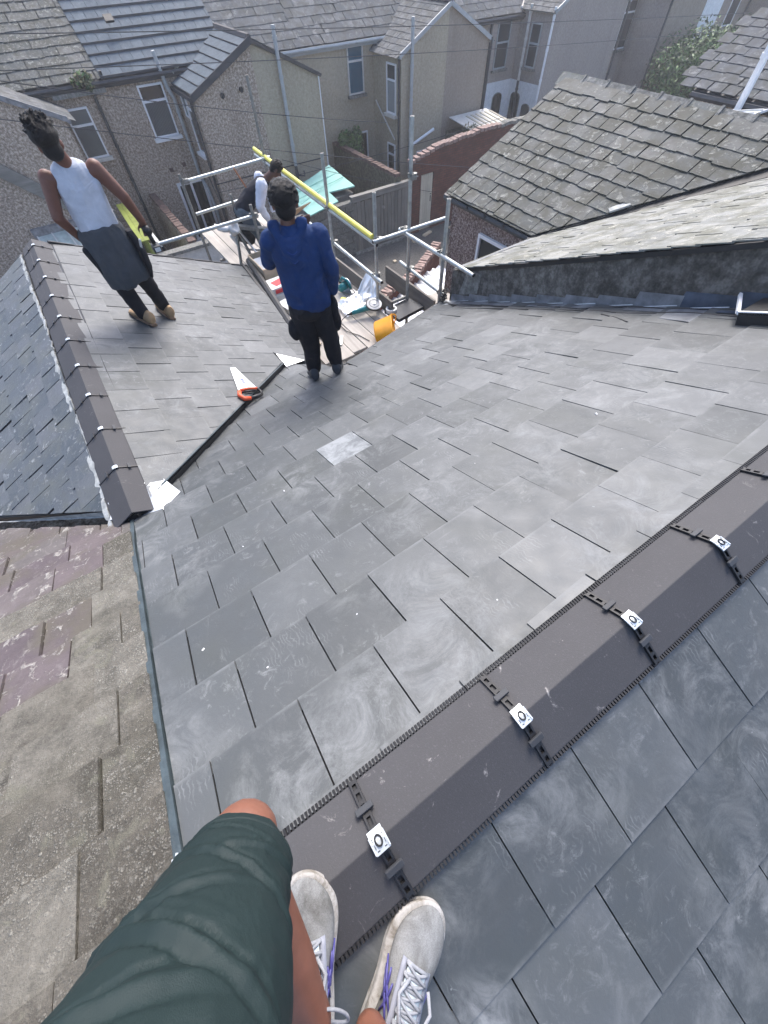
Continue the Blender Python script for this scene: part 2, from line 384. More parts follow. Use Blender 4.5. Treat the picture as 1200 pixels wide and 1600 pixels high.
def plane(O, U, D):
    """frame: local x = U (along courses), y = D (down the slope), z = out of the roof"""
    U = Vector(U).normalized(); D = Vector(D).normalized(); N = U.cross(D)
    s = 1
    if N.z < 0: N = -N; s = -1
    return Matrix(((U.x, D.x, N.x, O[0]), (U.y, D.y, N.y, O[1]), (U.z, D.z, N.z, O[2]), (0, 0, 0, 1))), s
def slate_quad(b, P, vlow, gauge, t, lift, rj=0.0, worn=0.0):
    """solid slate: polygon P in (u,v), rising from lift at the top to lift+t at the lower edge"""
    def w(v): return lift + t * max(0.0, 1 - (vlow - v) / (gauge * 1.15))
    n = len(P)
    V = [(p[0], p[1], w(p[1])) for p in P] + [(p[0], p[1], w(p[1]) + t) for p in P]
    F = [tuple(range(n))[::-1], tuple(range(n, 2 * n))] + [(k, (k + 1) % n, n + (k + 1) % n, n + k) for k in range(n)]
    b.add(V, F)
SHARE = {}
def tiltM(t): return Matrix.Rotation(R(random.uniform(-t, t)), 4, 'X') @ Matrix.Rotation(R(random.uniform(-t, t)), 4, 'Y') if t else Matrix()
def slates(parent, M, rows, W, t, mats, hps, gap=.004, u0=0, u1=1, parity=.5, jitter=0.0, matf=None, keep=300, wear=0.0, dropf=None, vpos=None, umap=1.0, rag=0.0, tilt=0.0):
    """rows: list of (v_top, v_bottom); every slate is a child of parent; the farthest beyond keep join one stuff part"""
    items = []
    for k, (va, vb) in enumerate(rows):
        g = vb - va
        off = (parity if k % 2 else 0) * W
        n0 = int(math.floor((u0 - off) / W)) - 1; n1 = int(math.ceil((u1 - off) / W)) + 1
        for i in range(n0, n1):
            a = i * W + off + gap / 2 + random.uniform(-1, 1) * jitter * W * .2; c = (i + 1) * W + off - gap / 2
            if vpos:
                f = lambda kk, u: vpos(kk, u)
                P = [(a, f(k - 1, a) - .04), (c, f(k - 1, c) - .04), (c, f(k, c)), (a, f(k, a))]; full = False
                vb_ = (P[2][1] + P[3][1]) / 2
            else:
                dv = random.uniform(-1, 1) * jitter * .05 * 1.0
                P = [(a, va - g * .15), (c, va - g * .15), (c, vb + dv), (a, vb + dv + random.uniform(-1, 1) * jitter * .02)]; vb_ = vb
                full = jitter == 0
            if rag and jitter:
                q = []
                e = P[2:]; (x1, y1), (x0, y0) = e[0], e[1]
                m = 5
                q = [(x1 + (x0 - x1) * s / m, y1 + (y0 - y1) * s / m - (random.uniform(0, rag) if 0 <= s <= m else 0)) for s in range(m + 1)]
                P = P[:2] + q
            Q = clip_poly(P, hps((a + c) / 2, vb_) if callable(hps) else hps)
            if not Q or area(Q) < .0012: continue
            if dropf and dropf((a + c) / 2, (va + vb) / 2): continue
            fullnow = full and len(Q) == 4 and abs(area(Q) - area(P)) < 1e-9
            items.append((Q, vb_, g, fullnow, a, k, ((a + c) / 2, vb_)))
    if len(items) > keep:
        cc = camo.matrix_world.translation
        items.sort(key=lambda it: (M @ Vector((it[6][0], it[6][1], 0)) - cc).length)
    stuff = {}
    for idx, (Q, vb_, g, fullnow, a, k, cen) in enumerate(items):
        mat = matf(cen[0], cen[1]) if matf else mats[0]
        lift = .004 + random.uniform(0, .0015)
        if idx >= keep:
            b = stuff.setdefault(mat.name, (B(), mat))[0]
            slate_quad(b, Q, vb_, g, t, lift); continue
        if fullnow:
            key = (parent.name, round(W, 3), round(g, 3), round(t, 4), mat.name)
            if key not in SHARE:
                b = B(); P0 = [(q[0] - a, q[1] - vb_) for q in Q]; slate_quad(b, P0, 0, g, t, .004)
                o = b.obj('slate', mat, parent, M=M @ Matrix.Translation((a, vb_, 0))); SHARE[key] = o.data; continue
            o = link('slate', SHARE[key], parent, M @ Matrix.Translation((a, vb_, random.uniform(0, .001))) @ tiltM(tilt))
        else:
            b = B(); slate_quad(b, [(q[0] - a, q[1] - vb_) for q in Q], 0, g, t, lift)
            Mj = M @ Matrix.Translation((a, vb_, 0))
            if jitter: Mj = Mj @ Matrix.Rotation(random.uniform(-1, 1) * jitter * .02, 4, 'Z')
            b.obj('slate', mat, parent, M=Mj @ tiltM(tilt))
    for b, mat in stuff.values():
        o = b.obj('slates', mat, parent, M=M); o['kind'] = 'stuff'
def deck(name, poly, mat, parent, th=.04, drop=.004):
    """roof board: polygon of world points extruded straight down"""
    b = B(); b.prism([Vector(p) - Vector((0, 0, drop)) for p in poly], (0, 0, -th)); return b.obj(name, mat, parent)

# ---------------------------------------------------------------- the ground
GZ = -6.3
b = B(); b.add([(-150, -150, GZ), (150, -150, GZ), (150, 150, GZ), (-150, 150, GZ)], [(0, 1, 2, 3)])
g = b.obj('ground', MT['tarmac']); g['kind'] = 'structure'
b = B(); b.box((15, 12.0, GZ + .012), (80, 5.4, .02)); g = b.obj('alley', MT['tarmac']); g['kind'] = 'structure'

# ---------------------------------------------------------------- the house being re-roofed
TB = 0.40270414; GA = 0.30300363; cB, sB = math.cos(TB), math.sin(TB)
TA = 0.43545848; cA, sA = math.cos(TA), math.sin(TA)
house = thing('terraced_house', 'house being re-roofed with new dark grey slates in an L shape, underfoot', 'house', (1.9, 0, GZ))
MB, _ = plane((0, 0, 0), (1, 0, 0), (0, cB, -sB))
def zB(y): return -y * math.tan(TB)
def VB(k, u):
    s = {0: .01, 1: .02}.get(k, .035) if k < 8 else {8: .05, 9: .12, 10: .21, 11: .32, 12: .40}.get(k, .45)
    if k <= 0: base = k
    else: base = k * 1.045 - .05
    if k >= 8 and u > 8: return base + .28 + s * (u - 8)
    return base + min(s, .035) * u
def vposB(k, x): return VB(k - 1, x / .3) * GA       # row index k starts at -1 course
def uv(x, y): return (x, y / cB)
hpB = [hp2(uv(-.258, -.137), uv(-.345, 1.747), (1, 1)), hp2(uv(3.965, 0), uv(3.965, 3), (1, 1)), (0, -1, .318)]
valB = hp2(uv(-.28, 1.76), uv(1.54, 3.81), (1, 1))
eaveB = hp2(uv(1.89, 2.92), uv(4.12, 3.78), (1, 1))
deckp = [(-.24, -.42), (3.96, -.42), (3.96, 3.70), (1.90, 2.90), (1.56, 3.72), (-.25, 1.70)]
roofB = deck('roof', [(x, y, zB(y)) for x, y in deckp], MT['black_plastic'], house, .06, .002)
# white lead-coloured slate is lighter than its neighbours
def matB(u, v): return MT['new']
rowsB = [((k - 2) * GA, (k - 1) * GA) for k in range(16)]
# below the inner corner the eave line bounds, left of it the valley line bounds
cornB = hp2(uv(1.56, 3.77), uv(1.89, 2.92), (0, 1))
def hpsB(u, v): return hpB + ([valB, cornB] if u < 1.80 else [eaveB])
slates(roofB, MB, rowsB, .3, .0095, [MT['new']], hpsB, gap=.0055, tilt=.55, u0=-.6, u1=4.1, vpos=vposB, parity=.5, keep=200)
# a pale dusty slate in the middle of the slope
k = Mat('dusty_slate', .6, .4); k.col(k.ramp(k.noise(9, 7, .75, .5), [(.42, (.25, .265, .27)), (.62, (.12, .13, .135))])); MT['dusty'] = k.m
cand = [o for o in WM if o.name.startswith('slate') and o.parent is roofB and o.data and len(o.data.vertices) == 8]
o = min(cand, key=lambda o: (WM[o] @ Vector((.15, -.15, 0)) - Vector((1.15, 1.34, zB(1.34)))).length)
o.data = o.data.copy(); o.data.materials[0] = MT['dusty']; o['label'] = 'pale dusty slate'
# other side of the main ridge
MB2, _ = plane((0, -.545, .118), (1, 0, 0), (0, -cB, -sB))
roofB2 = deck('roof', [(x, y, .118 + (y + .545) * math.tan(TB)) for x, y in [(-.24, -.43), (3.96, -.43), (3.96, -3.4), (-.24, -3.4)]], MT['black_plastic'], house, .06, .002)
rows = [((k - 1) * GA, k * GA) for k in range(11)]
slates(roofB2, MB2, rows, .3, .0085, [MT['new']], [(-1, 0, .26), (1, 0, 3.965), (0, -1, .12)], u0=-.6, u1=4.2, parity=.5, keep=95, tilt=.5)
# outrigger slope A
AX0, AY0, AZ0 = .0894, 2.2576, -.8522
MA, sgn = plane((AX0, AY0, AZ0), (0, 1, 0), (cA, 0, -sA))
def zA(x): return AZ0 - (x - AX0) * math.tan(TA)
def ua(x, y): return (y - AY0, (x - AX0) / cA)
keepA = ua(.8, 4.5)
hpA = [hp2(ua(-.19, 6.43), ua(2.27, 6.92), keepA),
       hp2(ua(1.94, 4.19), ua(2.25, 6.6), keepA), hp2(ua(-.2, 2), ua(-.2, 6), keepA)]
pa = [(-.3, 1.72), (-.3, 6.36), (2.22, 6.86), (1.92, 4.19), (1.88, 3.45), (1.62, 3.84)]
roofA = deck('roof', [(x, y, zA(x)) for x, y in pa], MT['black_plastic'], house, .06, .002)
rows = [(k * GA, (k + 1) * GA) for k in range(-1, 9)]
valA = hp2(ua(-.28, 1.76), ua(1.62, 3.86), keepA); cornA = hp2(ua(1.0, 3.40), ua(2.0, 3.40), keepA)
def hpsA(u, v): return hpA + ([valA] if AX0 + v * cA < 1.66 else [cornA, hp2(ua(1.50, 3.9), ua(1.80, 3.4), ua(2, 5))])
slates(roofA, MA, rows, .3, .009, [MT['new']], hpsA, u0=-1, u1=5.2, parity=.5, keep=150, gap=.008, tilt=.6)
# verge drip trims at the far gable end, one per course
for k in range(-1, 8):
    xa, xb = AX0 + k * GA * cA, AX0 + (k + 1) * GA * cA
    ya, yb = 6.43 + .199 * (xa + .19), 6.43 + .199 * (xb + .19)
    b = B(); b.bar((max(xa, -.15), ya + .012, zA(xa) + .012), (xb, yb + .012, zA(xb) + .018), .035, .03); b.obj('verge_trim', MT['black_plastic'], roofA)
# lead roll in the valley
b = B(); b.bar((-.14, 1.905, zA(-.14) + .022), (1.50, 3.70, zA(1.50) + .016), .016, .008)
b.obj('valley_strip', MT['green_lead'], house)
def sheet(name, pts, mat, parent, t=.003):
    b = B(); b.prism(pts, (0, 0, t)); return b.obj(name, mat, parent)
sheet('valley_lead', [(-.19, 2.01, -.71), (-.085, 2.01, -.755), (-.02, 1.82, -.755), (-.16, 1.68, -.700), (-.36, 1.72, -.722)], MT['lead_bright'], house)
sheet('valley_lead', [(1.50, 3.92, zA(1.50) + .014), (1.51, 3.66, zB(3.66) + .028), (1.74, 3.62, zB(3.62) + .028), (1.80, 3.72, zA(1.8) + .03)], MT['lead_bright'], house)
# gutter along the outrigger eave
b = B(); b.tube([(1.94 + .129 * (y - 4.19) + .06, y, -1.80) for y in (3.2, 4.2, 5.4, 6.6, 6.95)], .055, 8); b.bar((1.9, 3.2, -1.86), (2.22, 6.9, -1.86), .03, .16)
b.obj('gutter', MT['black_plastic'], house)
b = B(); b.bar((1.93, 2.93, -1.37), (4.05, 3.74, -1.68), .02, .16); b.bar((1.93, 2.99, -1.36), (4.05, 3.80, -1.67), .1, .07); b.obj('gutter', MT['black_plastic'], house)
# walls
b = B(); b.prism([(-3.0, -3.4, GZ), (3.95, -3.4, GZ), (3.95, 3.55, GZ), (1.85, 2.8, GZ), (1.85, 4.0, GZ), (1.9, 6.6, GZ), (-.31, 6.2, GZ), (-.31, 1.6, GZ), (-.31, -.3, GZ), (-3, -.3, GZ)], (0, 0, 4.25))
b.obj('wall', MT['pebbledash'], house)
b = B(); b.prism([(-.31, 6.21, GZ + 4.25), (1.9, 6.60, GZ + 4.25), (1.9, 6.60, zA(1.9) - .07), (-.31, 6.21, zA(-.31) - .07)], (0, -.2, 0)); b.obj('wall', MT['pebbledash'], house)
# party strip between old and new roof
b = B(); pts = [(-.352, 1.76), (-.352, 1.4), (-.336, 1.12), (-.318, .75), (-.300, .364), (-.285, .1), (-.270, -.137), (-.262, -.30)]
for i in range(len(pts) - 1):
    (x0, y0), (x1, y1) = pts[i], pts[i + 1]
    b.bar((x0, y0, zB(y0) + .016), (x1, y1, zB(y1) + .016), .022, .03); b.bar((x0 + .014, y0, zB(y0) + .004), (x1 + .016, y1, zB(y1) + .004), .018, .012)
b.obj('party_strip', MT['green_lead'], house)
b = B(); b.bar((-.33, 1.76, zB(1.76)), (-.245, -.3, zB(-.3)), .05, .012); b.obj('party_underlay', MT['black_plastic'], house)

# ---------------------------------------------------------------- ridge tiles, dry ridge straps and comb strips
def ridge_tile(parent, M, L, half, rise, t=.012):
    """local x along the ridge, y across; apex at y=0,z=0"""
    b = B(); a = math.atan2(rise, half); ox, oz = math.sin(a) * t, math.cos(a) * t
    prof = [(-half, -rise), (0, 0), (half, -rise), (half - ox * .2, -rise - t), (0, -t * 1.05), (-half + ox * .2, -rise - t)]
    b.prism([(0, y, z) for y, z in prof], (L, 0, 0)); o = b.obj('ridge_tile', MT['ridge'], parent, M=M); bevel(o, .003, 2); return o
def strap(parent, M, half, rise, s=1.0, detail=True):
    """clamp over the joint between two ridge tiles, with its plate on the apex"""
    a = math.atan2(rise, half); Ls = math.hypot(half, rise)
    b = B()
    for sg in (-1, 1):
        d = Vector((0, sg * math.cos(a), -math.sin(a))); n = Vector((0, sg * math.sin(a), math.cos(a)))
        p0 = n * .006; p1 = d * (Ls + .004) + n * .005
        if detail:
            for off in (-.0085, .0085): b.bar(p0 + Vector((off, 0, 0)), p1 + Vector((off, 0, 0)), .0055, .009, n)
            for fr in (.16, .38, .60, .80, .97): b.bar(d * (Ls * fr) + n * .006 + Vector((-.010, 0, 0)), d * (Ls * fr) + n * .006 + Vector((.010, 0, 0)), .010, .007, n)
            b.bar(p0 - n * .005, p1 - n * .005, .020, .002, n)
        else: b.bar(p0 - n * .003, p1 - n * .003, .013, .006, n)
    st = b.obj('strap', MT['black_plastic'], parent, M=M)
    for sg in (-1, 1):
        d = Vector((0, sg * math.cos(a), -math.sin(a))); n = Vector((0, sg * math.sin(a), math.cos(a)))
        c = d * Ls * .47 + n * .014
        b = B(); b.bar(c - Vector((.024, 0, 0)), c + Vector((.024, 0, 0)), .017, .009, n); o = b.obj('strap_clip', MT['membrane'], st, M=M)
        if detail: bevel(o, .002, 2)
    b = B(); b.box((0, -.012, .012), (.038, .026, .003), Matrix.Rotation(.22, 3, 'X')); b.box((0, .012, .012), (.038, .026, .003), Matrix.Rotation(-.22, 3, 'X'))
    for sg in (-1, 1): b.box((sg * .0195, -.004, .0135), (.003, .036, .004))
    o = b.obj('plate', MT['plate'], st, M=M if detail else M @ Matrix.Scale(.72, 4))
    if detail:
        b = B(); b.tube([(.008 * math.cos(t), .011 * math.sin(t), .0175) for t in [k * math.pi / 8 for k in range(17)]], .0022, 6); b.obj('plate_ring', MT['black_plastic'], st, M=M)
        b = B()
        for sx in (-1, 1): b.box((sx * .010, -.018, .0120), (.006, .002, .002)); b.box((sx * .014, 0, .0150), (.0012, .024, .0015))
        b.obj('plate_marking', MT['membrane'], st, M=M)
APY, APZ = -.418, .214
JX = [.197 + .4665 * i for i in range(-1, 9)]
ridge_root = link('ridge', bpy.data.meshes.new('ridge'), house, Matrix())
b = B(); b.bar((-.26, APY, APZ - .055), (3.95, APY, APZ - .055), .1, .05); ridge_root.data = b.obj('tmp', MT['black_plastic']).data
bpy.data.objects.remove(bpy.data.objects['tmp']); ridge_root.data.name = 'ridge'
for i in range(len(JX)):
    x0 = max(JX[i], -.262) + .004; x1 = (JX[i + 1] if i + 1 < len(JX) else 3.96) - .004
    if x1 - x0 < .05: continue
    ridge_tile(ridge_root, Matrix.Translation((x0, APY, APZ + random.uniform(-.001, .001))), x1 - x0, .130, .066)
for x in JX[1:]:
    strap(ridge_root, Matrix.Translation((x, APY, APZ)) @ Matrix.Rotation(random.uniform(-.02, .02), 4, 'Z'), .130, .066, detail=x < 2.8)
b = B()                                                  # comb strip under both edges
for sg in (-1, 1):
    y = APY + sg * .131; z = APZ - .074
    n = int(4.2 / .0105)
    for i in range(n):
        x = -.255 + i * .0105; b.box((x, y + sg * (.007 if sg > 0 else .001), z), (.0062, .018, .014))
    b.box((1.85, y - sg * .006, z - .004), (4.2, .010, .018))
o = b.obj('comb_strip', MT['black_plastic'], ridge_root); o['kind'] = 'stuff'
# outrigger ridge
AAX, AAZ = -.315, -.645
ridgeA = link('ridge', None, house, Matrix())
b = B(); b.bar((AAX, 1.78, AAZ - .06), (AAX, 6.40, AAZ - .06), .1, .05); q = b.obj('tmp2', MT['black_plastic']); dd = q.data; bpy.data.objects.remove(q)
bpy.data.objects.remove(ridgeA); ridgeA = link('ridge', dd, house, Matrix())
ya = [1.73, 2.18, 2.63, 3.08, 3.53, 3.98, 4.43, 4.88, 5.33, 5.78, 6.10, 6.46]
ya = [1.73] + [2.18 + .452 * i for i in range(10)] + [6.46]
ya = [v for v in ya if v < 6.35] + [6.46]
Rz = Matrix.Rotation(math.pi / 2, 4, 'Z')
for i in range(len(ya) - 1):
    fx = AAX + .025 * (ya[i] - 2) / 4
    ridge_tile(ridgeA, Matrix.Translation((fx, ya[i] + .003, AAZ)) @ Rz, ya[i + 1] - ya[i] - .006, .152, .082)
    if i: strap(ridgeA, Matrix.Translation((fx, ya[i], AAZ)) @ Rz, .152, .082, detail=False)
b = B(); b.bar((-.153, 1.8, -.742), (-.128, 6.44, -.742), .028, .022); b.obj('comb_strip', MT['black_plastic'], ridgeA)
b = B(); b.prism([(-.46, 1.735, -.745), (-.18, 1.735, -.745), (-.315, 1.735, -.67)], (0, .03, 0)); b.obj('ridge_end', MT['black_plastic'], ridgeA)

# ---------------------------------------------------------------- left neighbour: old slates and mossy slates
nbl = thing('terraced_house', 'older neighbour roof at lower left with purple and lichen-covered slates', 'house', (-2.5, 0, GZ))
MC, _ = plane((-.47, AY0, -.752), (0, 1, 0), (-cA, 0, -sA))
def zC(x): return -.752 + (x + .47) * math.tan(TA)
uc = lambda x, y: (y - AY0, -(x + .47) / cA)
kc = uc(-1.2, 4.5)
hpC = [(0, -1, .005), hp2(uc(-.30, 1.76), uc(-1.40, 2.86), kc), hp2(uc(-.3, 6.44), uc(-1.2, 6.25), kc)]
roofC = deck('roof', [(x, y, zC(x)) for x, y in [(-.33, 1.8), (-.33, 6.4), (-3.2, 5.9), (-3.2, 4.6)]], MT['black_plastic'], nbl, .05, .003)
slates(roofC, MC, [(k * .215, (k + 1) * .215) for k in range(-1, 12)], .25, .007, [MT['blue_old_slate']], hpC, u0=-.6, u1=4.4, jitter=.35, gap=.007, keep=150, rag=.004, tilt=1.2)
# white mortar line beside the outrigger ridge
b = B(); y = 1.8; prev = None
while y < 6.4:
    xx = -.486 + random.uniform(-.008, .008) + .010 * math.sin(y * 3); w = random.uniform(.010, .024) * (1.2 if y < 4 else 1)
    cur = (xx - w, xx + w, y, random.uniform(.006, .016))
    if prev:
        a, c = prev, cur
        V = [(a[0], a[2], zC(a[0]) + .006), (a[1], a[2], zC(a[1]) + .006), (c[1], c[2], zC(c[1]) + .006), (c[0], c[2], zC(c[0]) + .006),
             (a[0] + .003, a[2], zC(a[0]) + .006 + a[3]), (a[1] - .003, a[2], zC(a[1]) + .008 + a[3]), (c[1] - .003, c[2], zC(c[1]) + .008 + c[3]), (c[0] + .003, c[2], zC(c[0]) + .006 + c[3])]
        b.add(V, [(4, 5, 6, 7), (0, 1, 5, 4), (2, 3, 7, 6), (1, 2, 6, 5), (3, 0, 4, 7)])
    prev = cur; y += random.uniform(.025, .06)
b.obj('mortar_line', MT['white_mortar'], nbl)
# mossy main slope of the neighbour (same pitch as ours, a little higher with its thick old slates)
MD, _ = plane((0, 0, -.004), (1, 0, 0), (0, cB, -sB))
udd = lambda x, y: (x, y / cB)
kd = udd(-.8, .5)
hpD = [hp2(udd(-.366, 1.75), udd(-.275, -.3), kd), hp2(udd(-.36, 1.70), udd(-1.36, 2.58), kd)]
roofD = deck('roof', [(x, y, zB(y) - .01) for x, y in [(-.33, 1.72), (-.26, -.42), (-3.2, -.42), (-3.2, 3.9)]], MT['mossy_slate'], nbl, .05, .004)
rows = []; v = -.50
while v < 3.4: rows.append((v, v + .245)); v += .245
random.seed(21)
def matD(u, v):
    x, y = u, v * cB
    if y > 1.55 + random.uniform(-.15, .15): return MT['purple_slate']
    if x < -.64 and y > .45: return MT['purple_slate'] if random.random() < .7 else MT['mossy_slate']
    if random.random() < .12 and y > .9: return MT['pale_slate']
    return MT['mossy_slate']
for kk, (va, vb) in enumerate(rows):
    u = -.27 - random.uniform(0, .2)
    cuts = [-.2]
    while cuts[-1] > -2.2: cuts.append(cuts[-1] - random.choice((.22, .27, .32, .36)))
    for i in range(len(cuts) - 1):
        c, a = cuts[i] - .005, cuts[i + 1] + .004
        P = [(a, va - .05), (c, va - .05), (c, vb + random.uniform(-.008, .008))]
        m = 7
        for s in range(1, m): P.append((c + (a - c) * s / m, vb + random.uniform(-.006, .005)))
        P.append((a, vb + random.uniform(-.008, .008)))
        Q = clip_poly(P, hpD)
        if not Q or area(Q) < .002: continue
        b = B(); slate_quad(b, [(q[0] - a, q[1] - vb) for q in Q], 0, vb - va, .017 + random.uniform(-.004, .006), .003)
        b.obj('slate', matD((a + c) / 2, (va + vb) / 2), roofD, M=MD @ Matrix.Translation((a, vb, 0)) @ Matrix.Rotation(random.uniform(-.012, .012), 4, 'Z') @ tiltM(1.0))
random.seed(7)
# lead valley between C and D with debris
b = B(); N = 26; prev = None
for i in range(N + 1):
    f = i / N; x = -.30 - 1.1 * f; yc = 1.765 + 1.02 * f; w = .028 + .010 * math.sin(i * 1.7) + .006 * random.random()
    z = (zB(yc) + .012 if False else min(zC(x), 9)) 
    z = -yc * math.tan(TB) + .014
    cur = (Vector((x + w * .6, yc - w, -(yc - w) * math.tan(TB) + .016)), Vector((x, yc, z + .004)), Vector((x - w * .9, yc + w * .8, zC(x - w * .9) + .014)))
    if prev:
        n = len(b.V); b.V += list(prev) + list(cur); b.F += [(n, n + 1, n + 4, n + 3), (n + 1, n + 2, n + 5, n + 4)]; b.MI += [0, 0]
    prev = cur
o = b.obj('valley_lead', MT['white_mortar'], nbl)
b = B(); b.bar((-.30, 1.79, -.745), (-.47, 1.86, -.74), .05, .03); b.bar((-.36, 1.72, -.735), (-.25, 1.76, -.735), .05, .012); b.bar((-.44, 1.98, -.725), (-.42, 1.84, -.73), .03, .016)
b.obj('lead_dressing', MT['lead_bright'], nbl)
b = B(); b.prism([(-9, -3.4, GZ), (-3.02, -3.4, GZ), (-3.02, -.3, GZ), (-.34, -.3, GZ), (-.34, 6.15, GZ), (-3.1, 5.7, GZ), (-3.1, 3.7, GZ), (-9, 3.7, GZ)], (0, 0, 4.2)); b.obj('wall', MT['pebbledash'], nbl)
for i in range(60):                                      # loose chips of slate and moss on the mossy slope
    pass
b = B()
for i in range(350):
    y = random.uniform(-.35, 1.6); x = random.uniform(-1.1, -.31) - .04
    s = random.uniform(.002, .006); z = zB(y) + .016
    if x > -.30 - .047 * y - .02: continue
    b.box((x, y, z), (s * random.uniform(.8, 2), s * random.uniform(.8, 1.6), s * .5), Matrix.Rotation(random.uniform(0, 3), 3, 'Z') @ Matrix.Rotation(.4, 3, 'X'))
o = b.obj('lichen_crust', MT['cement'], nbl); o['kind'] = 'stuff'

# ---------------------------------------------------------------- right neighbour: roof E, verge wall, lead soakers, outrigger F
nbr = thing('terraced_house', 'right neighbour house with pale weathered slates and pebbledashed outrigger', 'house', (7, 2, GZ))
TE = R(23.83); ME, _ = plane((3.97, 3.057, -.871), (1, 0, 0), (0, math.cos(TE), -math.sin(TE)))
def zE(y): return -.871 - (y - 3.057) * math.tan(TE)
ue = lambda x, y: (x - 3.97, (y - 3.057) / math.cos(TE)); ke = ue(4.3, 1.5)
hpE = [hp2(ue(3.96, 0), ue(3.93, 3), ke), hp2(ue(4, 3.55), ue(5.3, 3.55), ke), hp2(ue(5.28, 3.56), ue(6.98, 1.88), ke)]
roofE = deck('roof', [(x, y, zE(y)) for x, y in [(3.96, 3.5), (5.25, 3.5), (7.1, 1.75), (7.1, -.4), (3.96, -.4)]], MT['black_plastic'], nbr, .04, .003)
slates(roofE, ME, [(k * .2, (k + 1) * .2) for k in range(-19, 3)], .28, .009, [MT['pale_slate']], hpE + [(1, 0, 4.5), (0, -1, 3.75)], u0=-.3, u1=3.3, jitter=.55, gap=.006, keep=160, rag=.01)
TF = R(25.56); FX, FY = 5.40, 5.41
MF, _ = plane((5.33, 5.41, -1.052), (0, 1, 0), (-math.cos(TF), 0, -math.sin(TF)))
def zF(x): return -1.052 + (x - 5.33) * math.tan(TF)
uf = lambda x, y: (y - 5.41, -(x - 5.33) / math.cos(TF)); kf = uf(6.5, 4)
hpF = [hp2(uf(5, 5.43), uf(7, 5.36), kf), hp2(uf(5.30, 3.57), uf(6.99, 1.89), kf), hp2(uf(5.30, 0), uf(5.30, 5), kf)]
roofF = deck('roof', [(x, y, zF(x)) for x, y in [(5.34, 5.36), (7.45, 5.3), (7.45, -.4), (6.98, 1.75), (5.34, 3.5)]], MT['black_plastic'], nbr, .04, .003)
slates(roofF, MF, [(-(k + 1) * .208, -k * .208) for k in range(-1, 11)], .235, .014, [MT['grey_old_slate']], hpF + [(0, -1, 2.31)], u0=-5.9, u1=.1, jitter=.3, gap=.010, keep=140, rag=.006, tilt=1.0)
# far side of F
b = B(); b.prism([(7.45, 5.36, zF(7.45)), (9.6, 5.36, zF(5.3)), (9.6, -.4, zF(5.3)), (7.45, -.4, zF(7.45))], (0, 0, -.05)); b.obj('roof', MT['grey_old_slate'], nbr)
# clay/stone ridge pieces on F
y = 5.45; i = 0
while y > .2:
    L = .42; b = B(); b.prism([(7.45 - .14, y, -.115), (7.45, y, -.005 + random.uniform(0, .012)), (7.45 + .14, y, -.115)], (0, -(L - .015), 0)); o = b.obj('ridge_tile', MT['cement' if i % 5 else 'pale_slate'], nbr)
    b = B(); b.prism([(7.45 - .16, y - L + .02, -.12), (7.45, y - L + .02, .02), (7.45 + .16, y - L + .02, -.12)], (0, -.035, 0)); b.obj('ridge_collar', MT['cement' if i != 7 else 'white_mortar'], nbr)
    y -= L; i += 1
b = B(); b.prism([(5.42, 5.36, GZ), (9.5, 5.3, GZ), (9.5, 3, GZ), (5.42, 3.0, GZ)], (0, 0, 5.18)); b.prism([(3.98, 3.5, GZ), (9.5, 3.5, GZ), (9.5, -3.4, GZ), (3.98, -3.4, GZ)], (0, 0, 5.1))
b.prism([(5.42, 5.36, -1.12), (9.5, 5.36, -1.12), (7.45, 5.36, -.09)], (0, -.25, 0)); b.obj('wall', MT['pebbledash_near'], nbr)
b = B(); b.tube([(5.345, 5.47, -1.12), (5.345, 4.5, -1.12), (5.345, 3.55, -1.12)], .05, 8); b.box((5.40, 4.45, -1.10), (.03, 1.9, .12)); b.tube([(5.36, 5.40, -1.15), (5.37, 5.40, -4)], .035, 8)
for yy in (5.3, 4.9, 4.5, 4.1): b.box((5.30, yy, -1.10), (.03, .03, .03))
b.obj('gutter', MT['black_pipe'], nbr)
